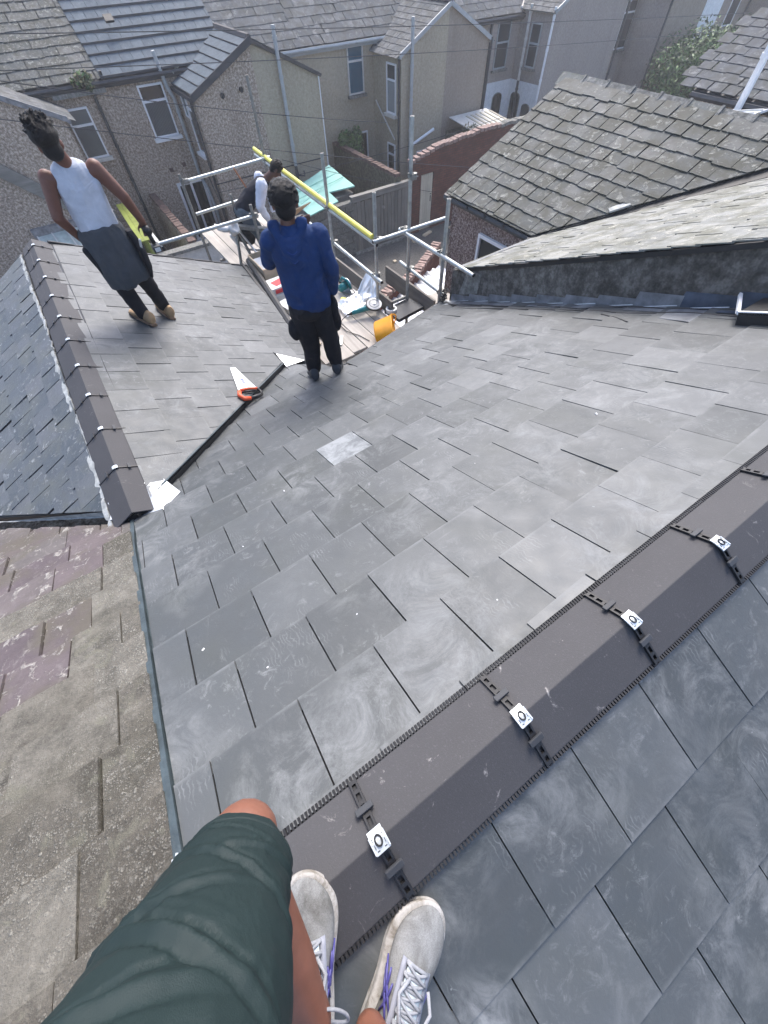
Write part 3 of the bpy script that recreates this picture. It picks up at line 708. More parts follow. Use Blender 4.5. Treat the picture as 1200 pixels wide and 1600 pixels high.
# window of F
def window(parent, P, U, w, h, mats=('upvc', 'glass'), split=.36, fr=.05, depth=.05, sill=True, out=None, curtain=False, mull=False, sillmat='cement'):
    """P = lower left corner on the wall, U = unit vector along the wall, out = outward normal"""
    P = Vector(P); U = Vector(U).normalized(); Z = Vector((0, 0, 1)); O = Vector(out).normalized()
    b = B()
    def rec(u0, u1, z0, z1, d0, d1):
        c = P + U * (u0 + u1) / 2 + Z * (z0 + z1) / 2 + O * (d0 + d1) / 2
        rot = Matrix((U, O, Z)).transposed(); b.box(c, (u1 - u0, d1 - d0, z1 - z0), rot)
    rec(0, w, 0, fr, .0, depth); rec(0, w, h - fr, h, 0, depth); rec(0, fr, fr, h - fr, 0, depth); rec(w - fr, w, fr, h - fr, 0, depth)
    if split: rec(fr, w - fr, h * (1 - split) - fr * .6, h * (1 - split) + fr * .6, .002, depth - .004)
    if mull: rec(w * .5 - fr / 2, w * .5 + fr / 2, fr, h - fr, .003, depth - .006)
    f = b.obj('window', MT[mats[0]], parent)
    rot = Matrix((U, O, Z)).transposed()
    zs = [(fr, h - fr)] if not split else [(fr, h * (1 - split) - fr * .5), (h * (1 - split) + fr * .5, h - fr)]
    for i, (z0, z1) in enumerate(zs):
        b = B(); b.box(P + U * w / 2 + Z * (z0 + z1) / 2 + O * .012, (w - 2 * fr + .01, .012, z1 - z0 + .01), rot); g = b.obj('pane', MT[mats[1] if not (i and len(mats) > 2) else mats[2]], f)
        if curtain and i == 0:
            b = B(); n = 14
            for j in range(n):
                uu = fr + (w - 2 * fr) * (j + .5) / n; b.tube([P + U * uu + Z * z0 + O * .021, P + U * uu + Z * z1 + O * .021], (w - 2 * fr) / n * .5, 5)
            b.obj('net_curtain', MT['glass_pale' if curtain == 1 else 'glass_net'], f)
    if sill:
        b = B(); b.box(P + U * w / 2 - Z * .05 + O * .06, (w + .14, .18, .09), rot); b.obj('sill', MT[sillmat], f)
    return f
window(nbr, (5.40, 4.62, -1.99), (0, -1, 0), .78, .62, out=(-1, 0, 0), split=0, fr=.045)
b = B(); b.box((5.405, 4.23, -1.60), (.03, 1.0, .9)); 
# verge wall above our slope
b = B()
ys = [3.62 - .3 * i for i in range(15)]
V = []; 
for yy in ys: V += [(3.975, yy, zB(yy) - .05), (3.975, yy, zE(yy) - .012), (4.10, yy, zB(yy) - .05), (4.10, yy, zE(yy) - .012)]
F = []
for i in range(len(ys) - 1):
    n = i * 4; F += [(n, n + 4, n + 5, n + 1), (n + 1, n + 5, n + 7, n + 3)]
F += [(0, 1, 3, 2)]
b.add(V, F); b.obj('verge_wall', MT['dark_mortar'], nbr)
b = B()
for (y0, y1, h0, h1, m) in ((3.45, 3.1, .10, .42, 0),):
    P = [(3.9735, y0, zB(y0) + h0), (3.9735, y0 - .1, zB(y0 - .1) + h1), (3.9735, (y0 + y1) / 2, zB((y0 + y1) / 2) + h1 * .96), (3.9735, y1, zB(y1) + h1 * .8), (3.9735, y1 + .03, zB(y1) + h0)]
    P = [(p[0], p[1], min(p[2], zE(p[1]) - .03)) for p in P]
    b = B(); b.prism(P, (-.006, 0, 0)); b.obj('cement_patch', MT['cement'], nbr)
# stepped lead flashing: upstand on the wall, fold, apron on the slates
random.seed(5)
i = 0; y = 3.56
while y > .2:
    L = .33; y1 = y - L; m = 'lead_dark' if i in (8, 9, 10) else 'lead'
    hh = .105 if i < 7 else .135; sh = .0012 * (i % 2); b = B()
    b.prism([(3.968 - sh, y + .03, zB(y + .03) + .012), (3.968 - sh, y + .02, min(zB(y) + hh, zE(y) - .02)), (3.968 - sh, y1 + .012, min(zB(y1) + hh - .03, zE(y1) - .02)), (3.968 - sh, y1, zB(y1) + .012)], (-.003, 0, 0))
    lift = .013 + .002 * (i % 2)
    b.prism([(3.966, y + .03, zB(y + .03) + lift), (3.966, y1, zB(y1) + lift + .004), (3.966 - .13, y1 + random.uniform(-.01, .03), zB(y1) + lift), (3.966 - .13, y + random.uniform(0, .05), zB(y) + lift)], (0, 0, .002))
    f = b.obj('lead_flashing', MT[m], house)
    b = B(); b.tube([(3.958, y - .02, zB(y) + lift + .008), (3.958, y1 + .02, zB(y1) + lift + .010)], .004, 6); b.obj('lead_fold', MT['lead_bright'], f)
    y = y1; i += 1
sheet('lead_corner', [(3.97, 3.72, zB(3.72) + .02), (3.74, 3.66, zB(3.66) + .02), (3.80, 3.46, zB(3.46) + .02), (3.97, 3.44, zB(3.44) + .02)], MT['lead_bright'], house, .004)
# pale corner slate, valley lead on E/F, white edging at E eave
sheet('eave_lead', [(3.94, 3.56, zE(3.56) + .015), (5.28, 3.60, zE(3.60) + .015), (5.2, 3.45, zE(3.45) + .02), (4.0, 3.44, zE(3.44) + .02)], MT['lead'], nbr)
b = B(); b.bar((5.26, 3.60, -1.09), (7.0, 1.90, -.27), .05, .02); b.obj('valley_lead', MT['black_pipe'], nbr)
b = B(); b.bar((5.93, 2.98, -.765 + .03), (6.10, 2.84, -.69 + .03), .10, .02); b.obj('valley_mortar', MT['white_mortar'], nbr)
# ---------------------------------------------------------------- houses across the alley
FY0 = 20.0; EZ = -1.33                       # facade plane and eaves height
def gable_house(root, x0, x1, wallm, gy=18.0, ez=-1.70, rise=1.0, roofm='far_slate', vergem='black_pipe', eave_r=True, keep=300, W=.32, g=.26, right_mat=None, roof=True, extend=0.0):
    """rear outrigger: two slopes, gable wall towards the alley"""
    xm = (x0 + x1) / 2; az = ez + rise + .12
    b = B(); b.prism([(x0, gy, GZ), (xm, gy, GZ), (xm, gy, az - .12), (x0, gy, ez - .06)], (0, 2.2, 0)); b.obj('wall', MT[wallm], root)
    b = B(); b.prism([(xm, gy, GZ), (x1, gy, GZ), (x1, gy, ez - .06), (xm, gy, az - .12)], (0, 2.2, 0)); b.obj('wall', MT[right_mat or wallm], root)
    # where the ridge of the outrigger runs into the main roof
    yr = FY0 + (az - .12 - EZ) / math.tan(R(33))
    th = math.atan2(rise, xm - x0)
    for sgn, xe in ((-1, x0), (1, x1)):
        M, _ = plane((xe, gy - .06, ez - .02), (0, 1, 0), (sgn * math.cos(th), 0, -math.sin(th)))
        b = B(); b.prism([(xe + sgn * .08, gy - .07, ez - .06), (xm, gy - .07, ez + rise - .02), (xm, yr, ez + rise - .02), (xe + sgn * .08, FY0 + .2, ez - .06)], (0, 0, -.04))
        rf = b.obj('roof', MT['black_pipe'], root)
        Ls = math.hypot(rise, xm - x0)
        n = int(math.ceil(Ls / g))
        hp = [(-1, 0, 0), hp2((FY0 - gy + .06, 0), (yr - gy + .06, -Ls), (0, -Ls / 2)), (0, -1, Ls)]
        slates(rf, M, [(-(k) * g, -(k - 1) * g) for k in range(n + 1)][::-1], W, .014, [MT[roofm]], hp, u0=0, u1=yr - gy, jitter=.2, gap=.012, keep=keep)
        b = B(); b.bar((xe + sgn * .08, gy - .08, ez - .05), (xm, gy - .08, ez + rise - .01), .05, .12); b.obj('verge', MT[vergem], root)
    b = B(); b.tube([(xm, gy - .1, ez + rise + .03), (xm, yr, ez + rise + .03)], .09, 6); b.obj('ridge', MT['ridge' if roofm != 'blue_tile' else 'membrane'], root)
    for sgn, xe in ((-1, x0), (1, x1)):
        b = B(); b.tube([(xe + sgn * .10, gy - .1, ez - .10), (xe + sgn * .10, FY0, ez - .10)], .055, 6); b.obj('gutter', MT[vergem], root)
def main_roof(root, x0, x1, roofm, W=.34, g=.30, rise=3.0, keep=300, jitter=.2, gut='black_pipe', deckm='black_pipe', tile=.014):
    th = R(33)
    M, _ = plane((x0, FY0 - .16, EZ - .05), (1, 0, 0), (0, -math.cos(th), -math.sin(th)))
    b = B(); b.prism([(x0, FY0 - .14, EZ - .07), (x1, FY0 - .14, EZ - .07), (x1, FY0 + rise / math.tan(th), EZ + rise - .05), (x0, FY0 + rise / math.tan(th), EZ + rise - .05)], (0, 0, -.06))
    rf = b.obj('roof', MT[deckm], root)
    n = int(rise / math.sin(th) / g)
    slates(rf, M, [(-(k + 1) * g, -k * g) for k in range(n)], W, tile, [MT[roofm]], [(-1, 0, 0), (1, 0, x1 - x0)], u0=0, u1=x1 - x0, jitter=jitter, gap=.010, keep=keep)
    b = B(); b.tube([(x0, FY0 - .20, EZ - .12), (x1, FY0 - .20, EZ - .12)], .06, 6); b.bar((x0, FY0 - .12, EZ - .16), (x1, FY0 - .12, EZ - .16), .06, .16); b.obj('gutter', MT[gut], root)
    return rf
def facade(root, x0, x1, m):
    b = B(); b.box(((x0 + x1) / 2, FY0 + .15, (GZ + EZ) / 2 - .06), (x1 - x0, .3, EZ - GZ - .1)); b.obj('wall', MT[m], root)
def pipe(root, pts, r, m, name='drainpipe', brackets=True):
    b = B(); b.tube(pts, r, 8)
    for i in range(len(pts) - 1):
        p, q = Vector(pts[i]), Vector(pts[i + 1])
        if abs(p.z - q.z) > 1.0 and brackets:
            n = int(abs(p.z - q.z) / 1.1)
            for k in range(n + 1):
                c = p.lerp(q, (k + .3) / (n + 1)); b.tube([c + Vector((0, 0, .04)), c - Vector((0, 0, .04))], r * 1.25, 8)
    return b.obj(name, MT[m], root)
OUT = (0, -1, 0)
# house 0: far left, mostly its gable behind the man in the vest
h0 = thing('terraced_house', 'pebbledashed house with old slates and a plant in its gutter, at the upper left', 'house', (0, 19, GZ))
facade(h0, -11, 3.02, 'pebbledash'); main_roof(h0, -11, 3.0, 'grey_old_slate', W=.42, g=.29, rise=4.2, keep=260, jitter=.3, tile=.022)
gable_house(h0, -3.1, 1.32, 'pebbledash', roofm='far_slate', vergem='lead', keep=60, W=.4, g=.3)
window(h0, (1.52, FY0, -3.12), (1, 0, 0), .72, 1.22, ('upvc', 'glass_net', 'glass_net'), out=OUT, split=.33, sillmat='old_white_paint', curtain=2)
pipe(h0, [(3.06, 19.86, -1.2), (3.06, 19.9, -1.5), (2.60, 19.9, -1.72), (2.60, 19.9, GZ)], .05, 'black_pipe')
b = B(); b.box((2.2, 19.78, -1.60), (1.6, .05, .10)); b.obj('fascia', MT['cement'], h0)
b = B(); b.bar((.7, 17.93, -4.0), (-1.6, 17.93, -1.9), .06, .34); b.obj('beam', MT['grey_wood_x'], h0)
b = B(); b.box((.1, 17.9, -4.05), (2.6, .2, .22)); b.obj('lean_to_flashing', MT['lead'], h0)
b = B(); b.prism([(-1.15, 17.85, -4.15), (1.05, 17.85, -4.15), (1.25, 16.0, -4.75), (-1.0, 16.0, -4.75)], (0, 0, .05)); lt = b.obj('lean_to_roof', MT['pale_glass_roof'], h0)
b = B()
for i in range(6): b.bar((-1.12 + .43 * i, 17.85, -4.09), (-.97 + .44 * i, 16.0, -4.69), .04, .03)
b.obj('glazing_bar', MT['old_white_paint'], lt)
b = B(); b.prism([(-1.0, 16.05, GZ), (1.2, 16.05, GZ), (1.2, 18, GZ), (-1.0, 18, GZ)], (0, 0, 1.5)); b.obj('lean_to_wall', MT['old_white_paint'], h0)
# gutter plant
random.seed(11)
def leafclump(name, mats, centre, rad, n, size, label=None, cat=None, parent=None, flat=.8, seed=1, squash=(1, 1, 1), clumps=14, kind=None):
    rnd = random.Random(seed); b = B()
    cs = []
    for i in range(clumps):
        while True:
            v = Vector((rnd.uniform(-1, 1), rnd.uniform(-1, 1), rnd.uniform(-1, 1)))
            if v.length < 1: break
        cs.append((Vector((v.x * squash[0], v.y * squash[1], v.z * squash[2])) * rad * .72, rnd.uniform(.28, .5) * rad))
    for i in range(n):
        c, r = cs[rnd.randrange(len(cs))]
        d = Vector((rnd.gauss(0, 1), rnd.gauss(0, 1), rnd.gauss(0, 1))).normalized()
        p = Vector(centre) + c + d * r * (rnd.random() ** .35)
        n1 = (d + Vector((rnd.gauss(0, .5), rnd.gauss(0, .5), rnd.gauss(.4, .5)))).normalized()
        t = n1.cross(Vector((rnd.gauss(0, 1), rnd.gauss(0, 1), rnd.gauss(0, 1)))).normalized(); s = n1.cross(t)
        L = size * rnd.uniform(.6, 1.3); w = L * .42
        b.add([p - t * L, p + s * w, p + t * L, p - s * w], [(0, 1, 2, 3)], rnd.randrange(len(mats)))
    o = b.obj(name, [MT[m] for m in mats], parent, fix=False)
    return o
for nm, c in (('leaf_dark', (.035, .065, .022)), ('leaf_mid', (.06, .125, .03)), ('leaf_light', (.10, .18, .045)), ('leaf_dry', (.14, .13, .06))):
    k = Mat(nm, .6, .4); k.col(k.mix(.4, c, k.ramp(k.noise(3, 3), [(.3, tuple(x * .6 for x in c)), (.7, tuple(x * 1.5 for x in c))]))); k.b.inputs['Transmission Weight'].default_value = 0
    MT[nm] = k.m
p = thing('gutter_plant', 'dry tuft of leaves growing in the gutter beside the blue tiled roof', 'plant', (2.45, 19.75, -1.45))
leafclump('foliage', ['leaf_dry', 'leaf_mid', 'leaf_dark'], (2.35, 19.72, -1.32), .34, 420, .06, parent=p, squash=(1.3, .6, .8), seed=3)
b = B()
for i in range(5): b.tube([(2.35 + .05 * i - .1, 19.78, -1.5), (2.3 + .1 * i - .15, 19.7, -1.2)], .01, 4)
b.obj('stem', MT['brown_wood'], p)

# house 1: blue tiled roof and outrigger
h1 = thing('terraced_house', 'pebbledashed house with new blue-grey tiled roof and white patio doors', 'house', (6.3, 19, GZ))
facade(h1, 3.02, 7.4, 'pebbledash'); main_roof(h1, 3.0, 7.4, 'blue_tile', W=.36, g=.36, rise=4.3, keep=250, jitter=0, deckm='membrane', gut='membrane', tile=.035)
# outrigger shared by houses 1 and 2, new tiles on the left slope
x0, xm, x1, gy, ez, rise = 5.2, 7.42, 9.75, 18.0, -1.72, .95
b = B(); b.prism([(x0, gy, GZ), (xm, gy, GZ), (xm, gy, ez + rise - .02), (x0, gy, ez - .06)], (0, 2.2, 0)); b.obj('wall', MT['pebbledash'], h1)
yr = FY0 + (ez + rise - EZ) / math.tan(R(33)); th = math.atan2(rise, xm - x0); Ls = math.hypot(rise, xm - x0)
M, _ = plane((x0 - .05, gy - .10, ez - .03), (0, 1, 0), (-math.cos(th), 0, -math.sin(th)))
b = B(); b.prism([(x0 - .1, gy - .12, ez - .08), (xm, gy - .12, ez + rise - .03), (xm, yr, ez + rise - .03), (x0 - .1, FY0 - .1, ez - .08)], (0, 0, -.04)); rf = b.obj('roof', MT['membrane'], h1)
slates(rf, M, [(-(k + 1) * .35, -k * .35) for k in range(7)], .36, .035, [MT['blue_tile']], [(-1, 0, 0), hp2((FY0 - gy - .1, 0), (yr - gy + .12, -Ls), (0, -Ls / 2)), (0, -1, Ls)], u0=0, u1=yr - gy, gap=.006, keep=100)
b = B(); b.bar((x0 - .1, gy - .13, ez - .07), (xm + .03, gy - .13, ez + rise - .01), .05, .17); b.bar((x0 - .09, gy - .1, ez - .11), (x0 - .09, FY0, ez - .11), .10, .10); b.obj('verge', MT['membrane'], h1)
b = B(); b.tube([(xm, gy - .1, ez + rise + .02), (xm, yr, ez + rise + .02)], .10, 6); b.obj('ridge', MT['ridge'], h1)
b = B(); b.bar((x0 + .02, FY0 - .2, ez + .25), (xm, yr + .1, ez + rise + .10), .14, .05); b.obj('valley_mortar', MT['white_mortar'], h1)
b = B(); b.box((5.0, 0, 0), (.01, .01, .01))
window(h1, (3.98, FY0, -2.95), (1, 0, 0), .84, 1.30, ('upvc', 'glass', 'glass_black'), out=OUT, split=.30, curtain=2, sillmat='upvc')
# patio doors
fd = window(h1, (4.08, FY0, GZ + .08), (1, 0, 0), 1.08, 1.95, ('upvc', 'glass_black'), out=OUT, split=0, mull=True, fr=.09, sillmat='upvc')
b = B(); b.box((4.56, 19.93, -5.2), (.03, .03, .16)); b.obj('handle', MT['alu'], fd)
# narrow side window on the outrigger wall
window(h1, (5.2, 19.45, -2.45), (0, -1, 0), .5, .62, ('upvc', 'glass'), out=(-1, 0, 0), split=0, fr=.045, sill=False)
window(h1, (5.2, 19.10, -3.3), (0, -1, 0), .62, 1.15, ('upvc', 'glass'), out=(-1, 0, 0), split=0, fr=.05, sillmat='upvc')
pipe(h1, [(5.13, 18.15, -1.85), (5.11, 18.2, -2.1), (5.11, 18.2, GZ)], .045, 'black_pipe')
pipe(h1, [(4.85, 19.80, -.95), (4.92, 19.86, -1.75), (5.04, 19.88, -2.05), (5.05, 19.88, -4.15), (5.09, 19.5, -4.5), (5.10, 19.3, -5.0), (5.10, 19.3, GZ)], .06, 'grey_pipe', 'soil_pipe')
pipe(h1, [(5.12, 18.9, -4.0), (5.12, 18.4, -4.6), (5.12, 18.4, -5.3)], .025, 'black_pipe', 'waste_pipe')
for x, y, z, o in ((6.15, 17.985, -1.86, 0), (6.83, 17.985, -1.80, 1)):
    b = B(); b.tube([(x, y, z), (x, y - .05, z)], .07, 10); b.obj('vent', MT['black_plastic'], h1)
for x, z in ((4.1, -3.85), (4.62, -3.78)):
    b = B(); b.box((x, 19.985, z), (.14, .05, .12)); b.obj('vent', MT['brick_piece'], h1)
b = B(); b.prism([(5.1, 17.985, -3.98), (9.6, 17.985, -3.98), (9.6, 17.985, -4.01), (5.1, 17.985, -4.01)], (0, -.015, 0)); b.obj('render_band', MT['black_pipe'], h1)
b = B(); b.tube([(6.0, 17.95, -4.65), (6.6, 17.95, -4.2)], .035, 6); b.tube([(5.7, 17.95, -4.9), (6.35, 17.95, -4.4)], .03, 6); b.obj('waste_pipe', MT['black_pipe'], h1)
b = B(); b.box((4.1, 20.9, EZ + 1.0), (.26, .22, .06), Matrix.Rotation(R(33), 3, 'X')); b.obj('roof_vent', MT['black_plastic'], h1)

for k_ in range(21):                                     # dark bar added as the shadow line below each course of tiles
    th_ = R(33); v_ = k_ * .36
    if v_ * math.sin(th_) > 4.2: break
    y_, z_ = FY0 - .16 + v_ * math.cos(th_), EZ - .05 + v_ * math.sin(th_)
    b = B(); b.bar((3.0, y_ - .03, z_ + .045), (7.35, y_ - .03, z_ + .045), .05, .055); b.obj('course_shadow_bar', MT['membrane'], h1)
for k_ in range(7):  # same dark shadow-line bars on the outrigger slope
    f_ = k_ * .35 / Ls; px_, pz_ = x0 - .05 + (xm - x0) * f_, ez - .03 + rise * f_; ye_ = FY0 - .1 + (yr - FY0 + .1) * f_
    b = B(); b.bar((px_ - .02, gy - .1, pz_ + .04), (px_ - .02, ye_, pz_ + .04), .04, .05); b.obj('course_shadow_bar', MT['membrane'], h1)
# house 2: tan render right of the soil pipe
h2 = thing('terraced_house', 'tan rendered house with blue-blinded upstairs window and weathered slates', 'house', (10, 19, GZ))
facade(h2, 7.4, 13.4, 'tan_render'); main_roof(h2, 7.4, 10.2, 'far_slate', W=.42, g=.33, rise=3.4, keep=80, jitter=.25, gut='grey_pipe'); main_roof(h2, 10.2, 15.9, 'pale_slate' if False else 'far_slate', W=.46, g=.36, rise=3.4, keep=120, jitter=.4, gut='grey_pipe')
b = B(); b.prism([(xm, gy, GZ), (x1, gy, GZ), (x1, gy, ez - .06), (xm, gy, ez + rise - .02)], (0, 2.2, 0)); b.obj('wall', MT['tan_render'], h2)
M, _ = plane((x1 + .05, gy - .06, ez - .03), (0, 1, 0), (math.cos(th), 0, -math.sin(th)))
b = B(); b.prism([(x1 + .08, gy - .08, ez - .08), (xm, gy - .08, ez + rise - .03), (xm, yr, ez + rise - .03), (x1 + .08, FY0 - .1, ez - .08)], (0, 0, -.04)); rf = b.obj('roof', MT['black_pipe'], h2)
slates(rf, M, [(-(k + 1) * .28, -k * .28) for k in range(9)], .34, .014, [MT['far_slate']], [(-1, 0, 0), hp2((FY0 - gy - .1, 0), (yr - gy + .12, -Ls), (0, -Ls / 2)), (0, -1, Ls)], u0=0, u1=yr - gy, gap=.01, keep=80, jitter=.2)
b = B(); b.bar((x1 + .1, gy - .10, ez - .07), (xm + .03, gy - .10, ez + rise - .02), .04, .07); b.obj('verge', MT['black_pipe'], h2)
pipe(h2, [(8.30, 17.88, -.55), (8.30, 17.88, -4.0)], .065, 'grey_pipe', 'soil_pipe'); pipe(h2, [(8.30, 17.88, -4.0), (8.30, 17.88, GZ)], .055, 'black_pipe', 'soil_pipe')
pipe(h2, [(x1 + .02, 17.97, -1.75), (x1 + .02, 17.97, -4.9)], .022, 'upvc', 'cable_trunk', False)
pipe(h2, [(8.36, 17.85, -4.3), (8.6, 17.85, -4.36), (8.6, 17.85, -4.2)], .03, 'black_pipe', 'waste_pipe')
window(h2, (12.16, FY0, -2.87), (1, 0, 0), .74, 1.36, ('old_white_paint', 'glass_blue', 'glass_blue'), out=OUT, split=.32, sillmat='cement')
window(h2, (12.35, FY0, GZ + .1), (1, 0, 0), .62, 2.15, ('upvc', 'glass_black'), out=OUT, split=0, sill=False)
b = B(); b.box((9.9, FY0 - .02, -1.95), (.22, .05, .14)); b.obj('vent', MT['brick_piece'], h2)

# houses 3: tan/brown pair of outriggers
h3 = thing('terraced_house', 'rendered house with tall grey soil pipe, tan gable half and brown gable half', 'house', (15.5, 19, GZ))
facade(h3, 13.4, 19.6, 'brown_render'); main_roof(h3, 15.9, 26, 'far_slate', W=.42, g=.34, rise=3.0, keep=60)
gable_house(h3, 13.4, 17.85, 'tan_render', right_mat='brown_render', keep=150, vergem='grey_pipe', W=.36, g=.28, ez=-1.62, rise=1.02)
window(h3, (13.4, 18.98, -3.36), (0, -1, 0), .66, 1.42, ('upvc', 'glass_pale', 'glass'), out=(-1, 0, 0), split=.32, sillmat='old_white_paint')
window(h3, (13.4, 18.95, -5.35), (0, -1, 0), .58, 1.05, ('upvc', 'glass_black', 'glass_black'), out=(-1, 0, 0), split=.34, sill=False)
window(h3, (14.28, 18.0, -5.5), (1, 0, 0), 1.05, .92, ('upvc', 'glass_black', 'glass'), out=OUT, split=.36, fr=.06)
pipe(h3, [(13.33, 18.06, -1.75), (13.33, 18.06, GZ)], .045, 'black_pipe')
pipe(h3, [(13.84, 17.9, -.80), (13.84, 17.9, GZ)], .065, 'grey_pipe', 'soil_pipe')
pipe(h3, [(13.9, 17.88, -4.3), (15.1, 17.88, -3.95)], .055, 'upvc', 'waste_pipe', False)
pipe(h3, [(17.9, 17.9, -1.6), (17.9, 17.9, GZ)], .045, 'black_pipe')
pipe(h3, [(13.3, 19.7, -3.1), (13.3, 19.3, -3.4), (13.3, 18.3, -4.1)], .025, 'old_white_paint', 'waste_pipe', False)
# low rear extension with reeded roof, mossy wall
b = B(); b.prism([(15.9, 15.05, GZ), (18.2, 15.05, GZ), (18.2, 18, GZ), (15.9, 18, GZ)], (0, 0, 2.15)); b.obj('extension_wall', MT['moss_wall'], h3)
b = B(); b.prism([(15.95, 15.3, -3.98), (18.1, 15.3, -3.98), (18.1, 17.9, -3.72), (15.95, 17.9, -3.72)], (0, 0, .03)); ex = b.obj('extension_roof', MT['old_white_paint'], h3)
for i in range(6): b = B(); b.bar((16.7 + .27 * i, 15.6, -3.925), (16.7 + .27 * i, 17.6, -3.725), .11, .05); b.obj('roof_batten', MT['pale_wood_v'], ex)
leafclump('moss', ['leaf_dry', 'leaf_dark'], (16.1, 16.6, -3.9), .5, 500, .05, parent=h3, squash=(.5, 2.6, .35), seed=8)

# house 4: white painted ground floor with arched openings
h4 = thing('terraced_house', 'grey rendered house with white ground floor and dark arched windows', 'house', (21, 19, GZ))
facade(h4, 19.6, 26.4, 'grey_render'); gable_house(h4, 21.6, 26.35, 'grey_render', keep=40, vergem='grey_pipe', ez=-1.15, rise=1.1)
b = B(); b.box((20.6, FY0 - .02, -4.86), (2.0, .05, 2.88)); b.prism([(21.575, 20, GZ), (21.575, 18.0, GZ), (21.575, 18.0, -3.42), (21.575, 20, -3.42)], (-.03, 0, 0)); b.obj('white_ground_floor', MT['white_render'], h4)
def arch(root, P, U, w, h, O, m='glass_black'):
    P, U, O = Vector(P), Vector(U), Vector(O); Z = Vector((0, 0, 1)); pts = [P, P + U * w]
    for k in range(9):
        a = math.pi * k / 8; pts.append(P + U * (w / 2 + w / 2 * math.cos(a)) + Z * (h - w * .28 + w * .28 * math.sin(a)))
    b = B(); b.prism([p - O * .0 for p in pts], O * .03); f = b.obj('arched_window', MT['cement'], root)
    c = sum(pts, Vector()) / len(pts)
    b = B(); b.prism([c + (p - c) * .9 + O * .03 for p in pts], O * .01); b.obj('pane', MT[m], f)
arch(h4, (20.45, 19.955, -5.3), (1, 0, 0), .62, 1.5, (0, -1, 0)); arch(h4, (21.545, 19.75, -5.3), (0, -1, 0), .62, 1.5, (-1, 0, 0)); arch(h4, (21.545, 18.9, -5.2), (0, -1, 0), .55, 1.1, (-1, 0, 0))
window(h4, (20.2, FY0, -3.0), (1, 0, 0), .8, 1.5, ('grey_pipe', 'glass'), out=OUT, split=.45)
window(h4, (21.6, 19.25, -2.95), (0, -1, 0), .62, 1.35, ('grey_pipe', 'glass'), out=(-1, 0, 0), split=.45)
b = B(); b.box((21.5, 19, -5.35), (.12, 2.1, .10)); b.box((20.7, 19.9, -5.35), (1.7, .12, .1)); b.obj('sill_band', MT['cement'], h4)
pipe(h4, [(21.5, 19.4, -1.1), (21.5, 19.4, -3.4)], .06, 'old_white_paint', 'drainpipe'); pipe(h4, [(21.5, 19.4, -3.4), (21.5, 19.4, GZ)], .06, 'black_pipe', 'drainpipe')
pipe(h4, [(21.52, 18.02, -1.1), (21.52, 18.02, -3.9)], .05, 'upvc', 'drainpipe'); pipe(h4, [(19.72, 19.9, -1.3), (19.72, 19.9, GZ)], .05, 'black_pipe'); pipe(h4, [(26.45, 17.95, -1.2), (26.45, 17.95, GZ)], .05, 'black_pipe')

# house 5 and 6 towards the far right
h5 = thing('terraced_house', 'grey rendered house with tall narrow upvc window, left of the white rendered gable', 'house', (29, 19, GZ))
facade(h5, 26.4, 34, 'grey_render'); main_roof(h5, 26, 45, 'far_slate', W=.5, g=.4, rise=2.5, keep=20)
gable_house(h5, 30.0, 34.6, 'grey_render', right_mat='white_render', keep=30, ez=-1.2)
b = B(); b.prism([(33.0, 17.97, -3.75), (34.62, 17.97, -3.75), (34.62, 17.97, -1.3), (33.0, 17.97, -.5)], (0, -.03, 0)); b.obj('white_panel', MT['white_render'], h5)
b = B(); b.prism([(32.3, 17.96, GZ), (34.7, 17.96, GZ), (34.7, 17.96, -3.76), (32.3, 17.96, -3.76)], (0, -.03, 0)); b.obj('cement_panel', MT['cement'], h5)
b = B(); b.prism([(30.0, 17.975, GZ), (32.99, 17.975, GZ), (32.99, 17.975, -.55), (30.0, 17.975, -1.3)], (0, -.02, 0)); b.obj('cement_panel', MT['brown_render'], h5)
window(h5, (28.2 + .9, FY0, -3.2), (1, 0, 0), .95, 2.1, ('upvc', 'glass', 'glass'), out=OUT, split=.4)
window(h5, (26.9, FY0, -5.9), (1, 0, 0), .8, 1.2, ('upvc', 'glass_black'), out=OUT, split=0); window(h5, (28.7, FY0, -5.8), (1, 0, 0), .7, .6, ('upvc', 'glass_black'), out=OUT, split=0)
pipe(h5, [(29.85, 17.95, -1.3), (29.85, 17.95, GZ)], .05, 'black_pipe'); pipe(h5, [(28.3, 19.9, -4.1), (28.9, 19.9, -4.4), (29.5, 19.9, -4.6)], .025, 'black_pipe', 'waste_pipe', False)
h6 = thing('terraced_house', 'brown rendered house at the top right corner beside the tree', 'house', (40, 19, GZ))
facade(h6, 34, 50, 'brown_render'); gable_house(h6, 38.4 + 3.2, 46, 'brown_render', keep=10, ez=-1.2)
window(h6, (39.4, FY0, -3.2), (1, 0, 0), 1.0, 1.7, ('upvc', 'glass'), out=OUT, split=.3)
pipe(h6, [(37.9, 19.9, -1.3), (37.9, 19.9, GZ)], .06, 'black_pipe'); pipe(h6, [(38.6, 19.9, -3.4), (39.4, 19.9, -4.5)], .03, 'upvc', 'waste_pipe', False); pipe(h6, [(41.4, 19.9, -1.3), (41.4, 19.9, GZ)], .06, 'black_pipe')

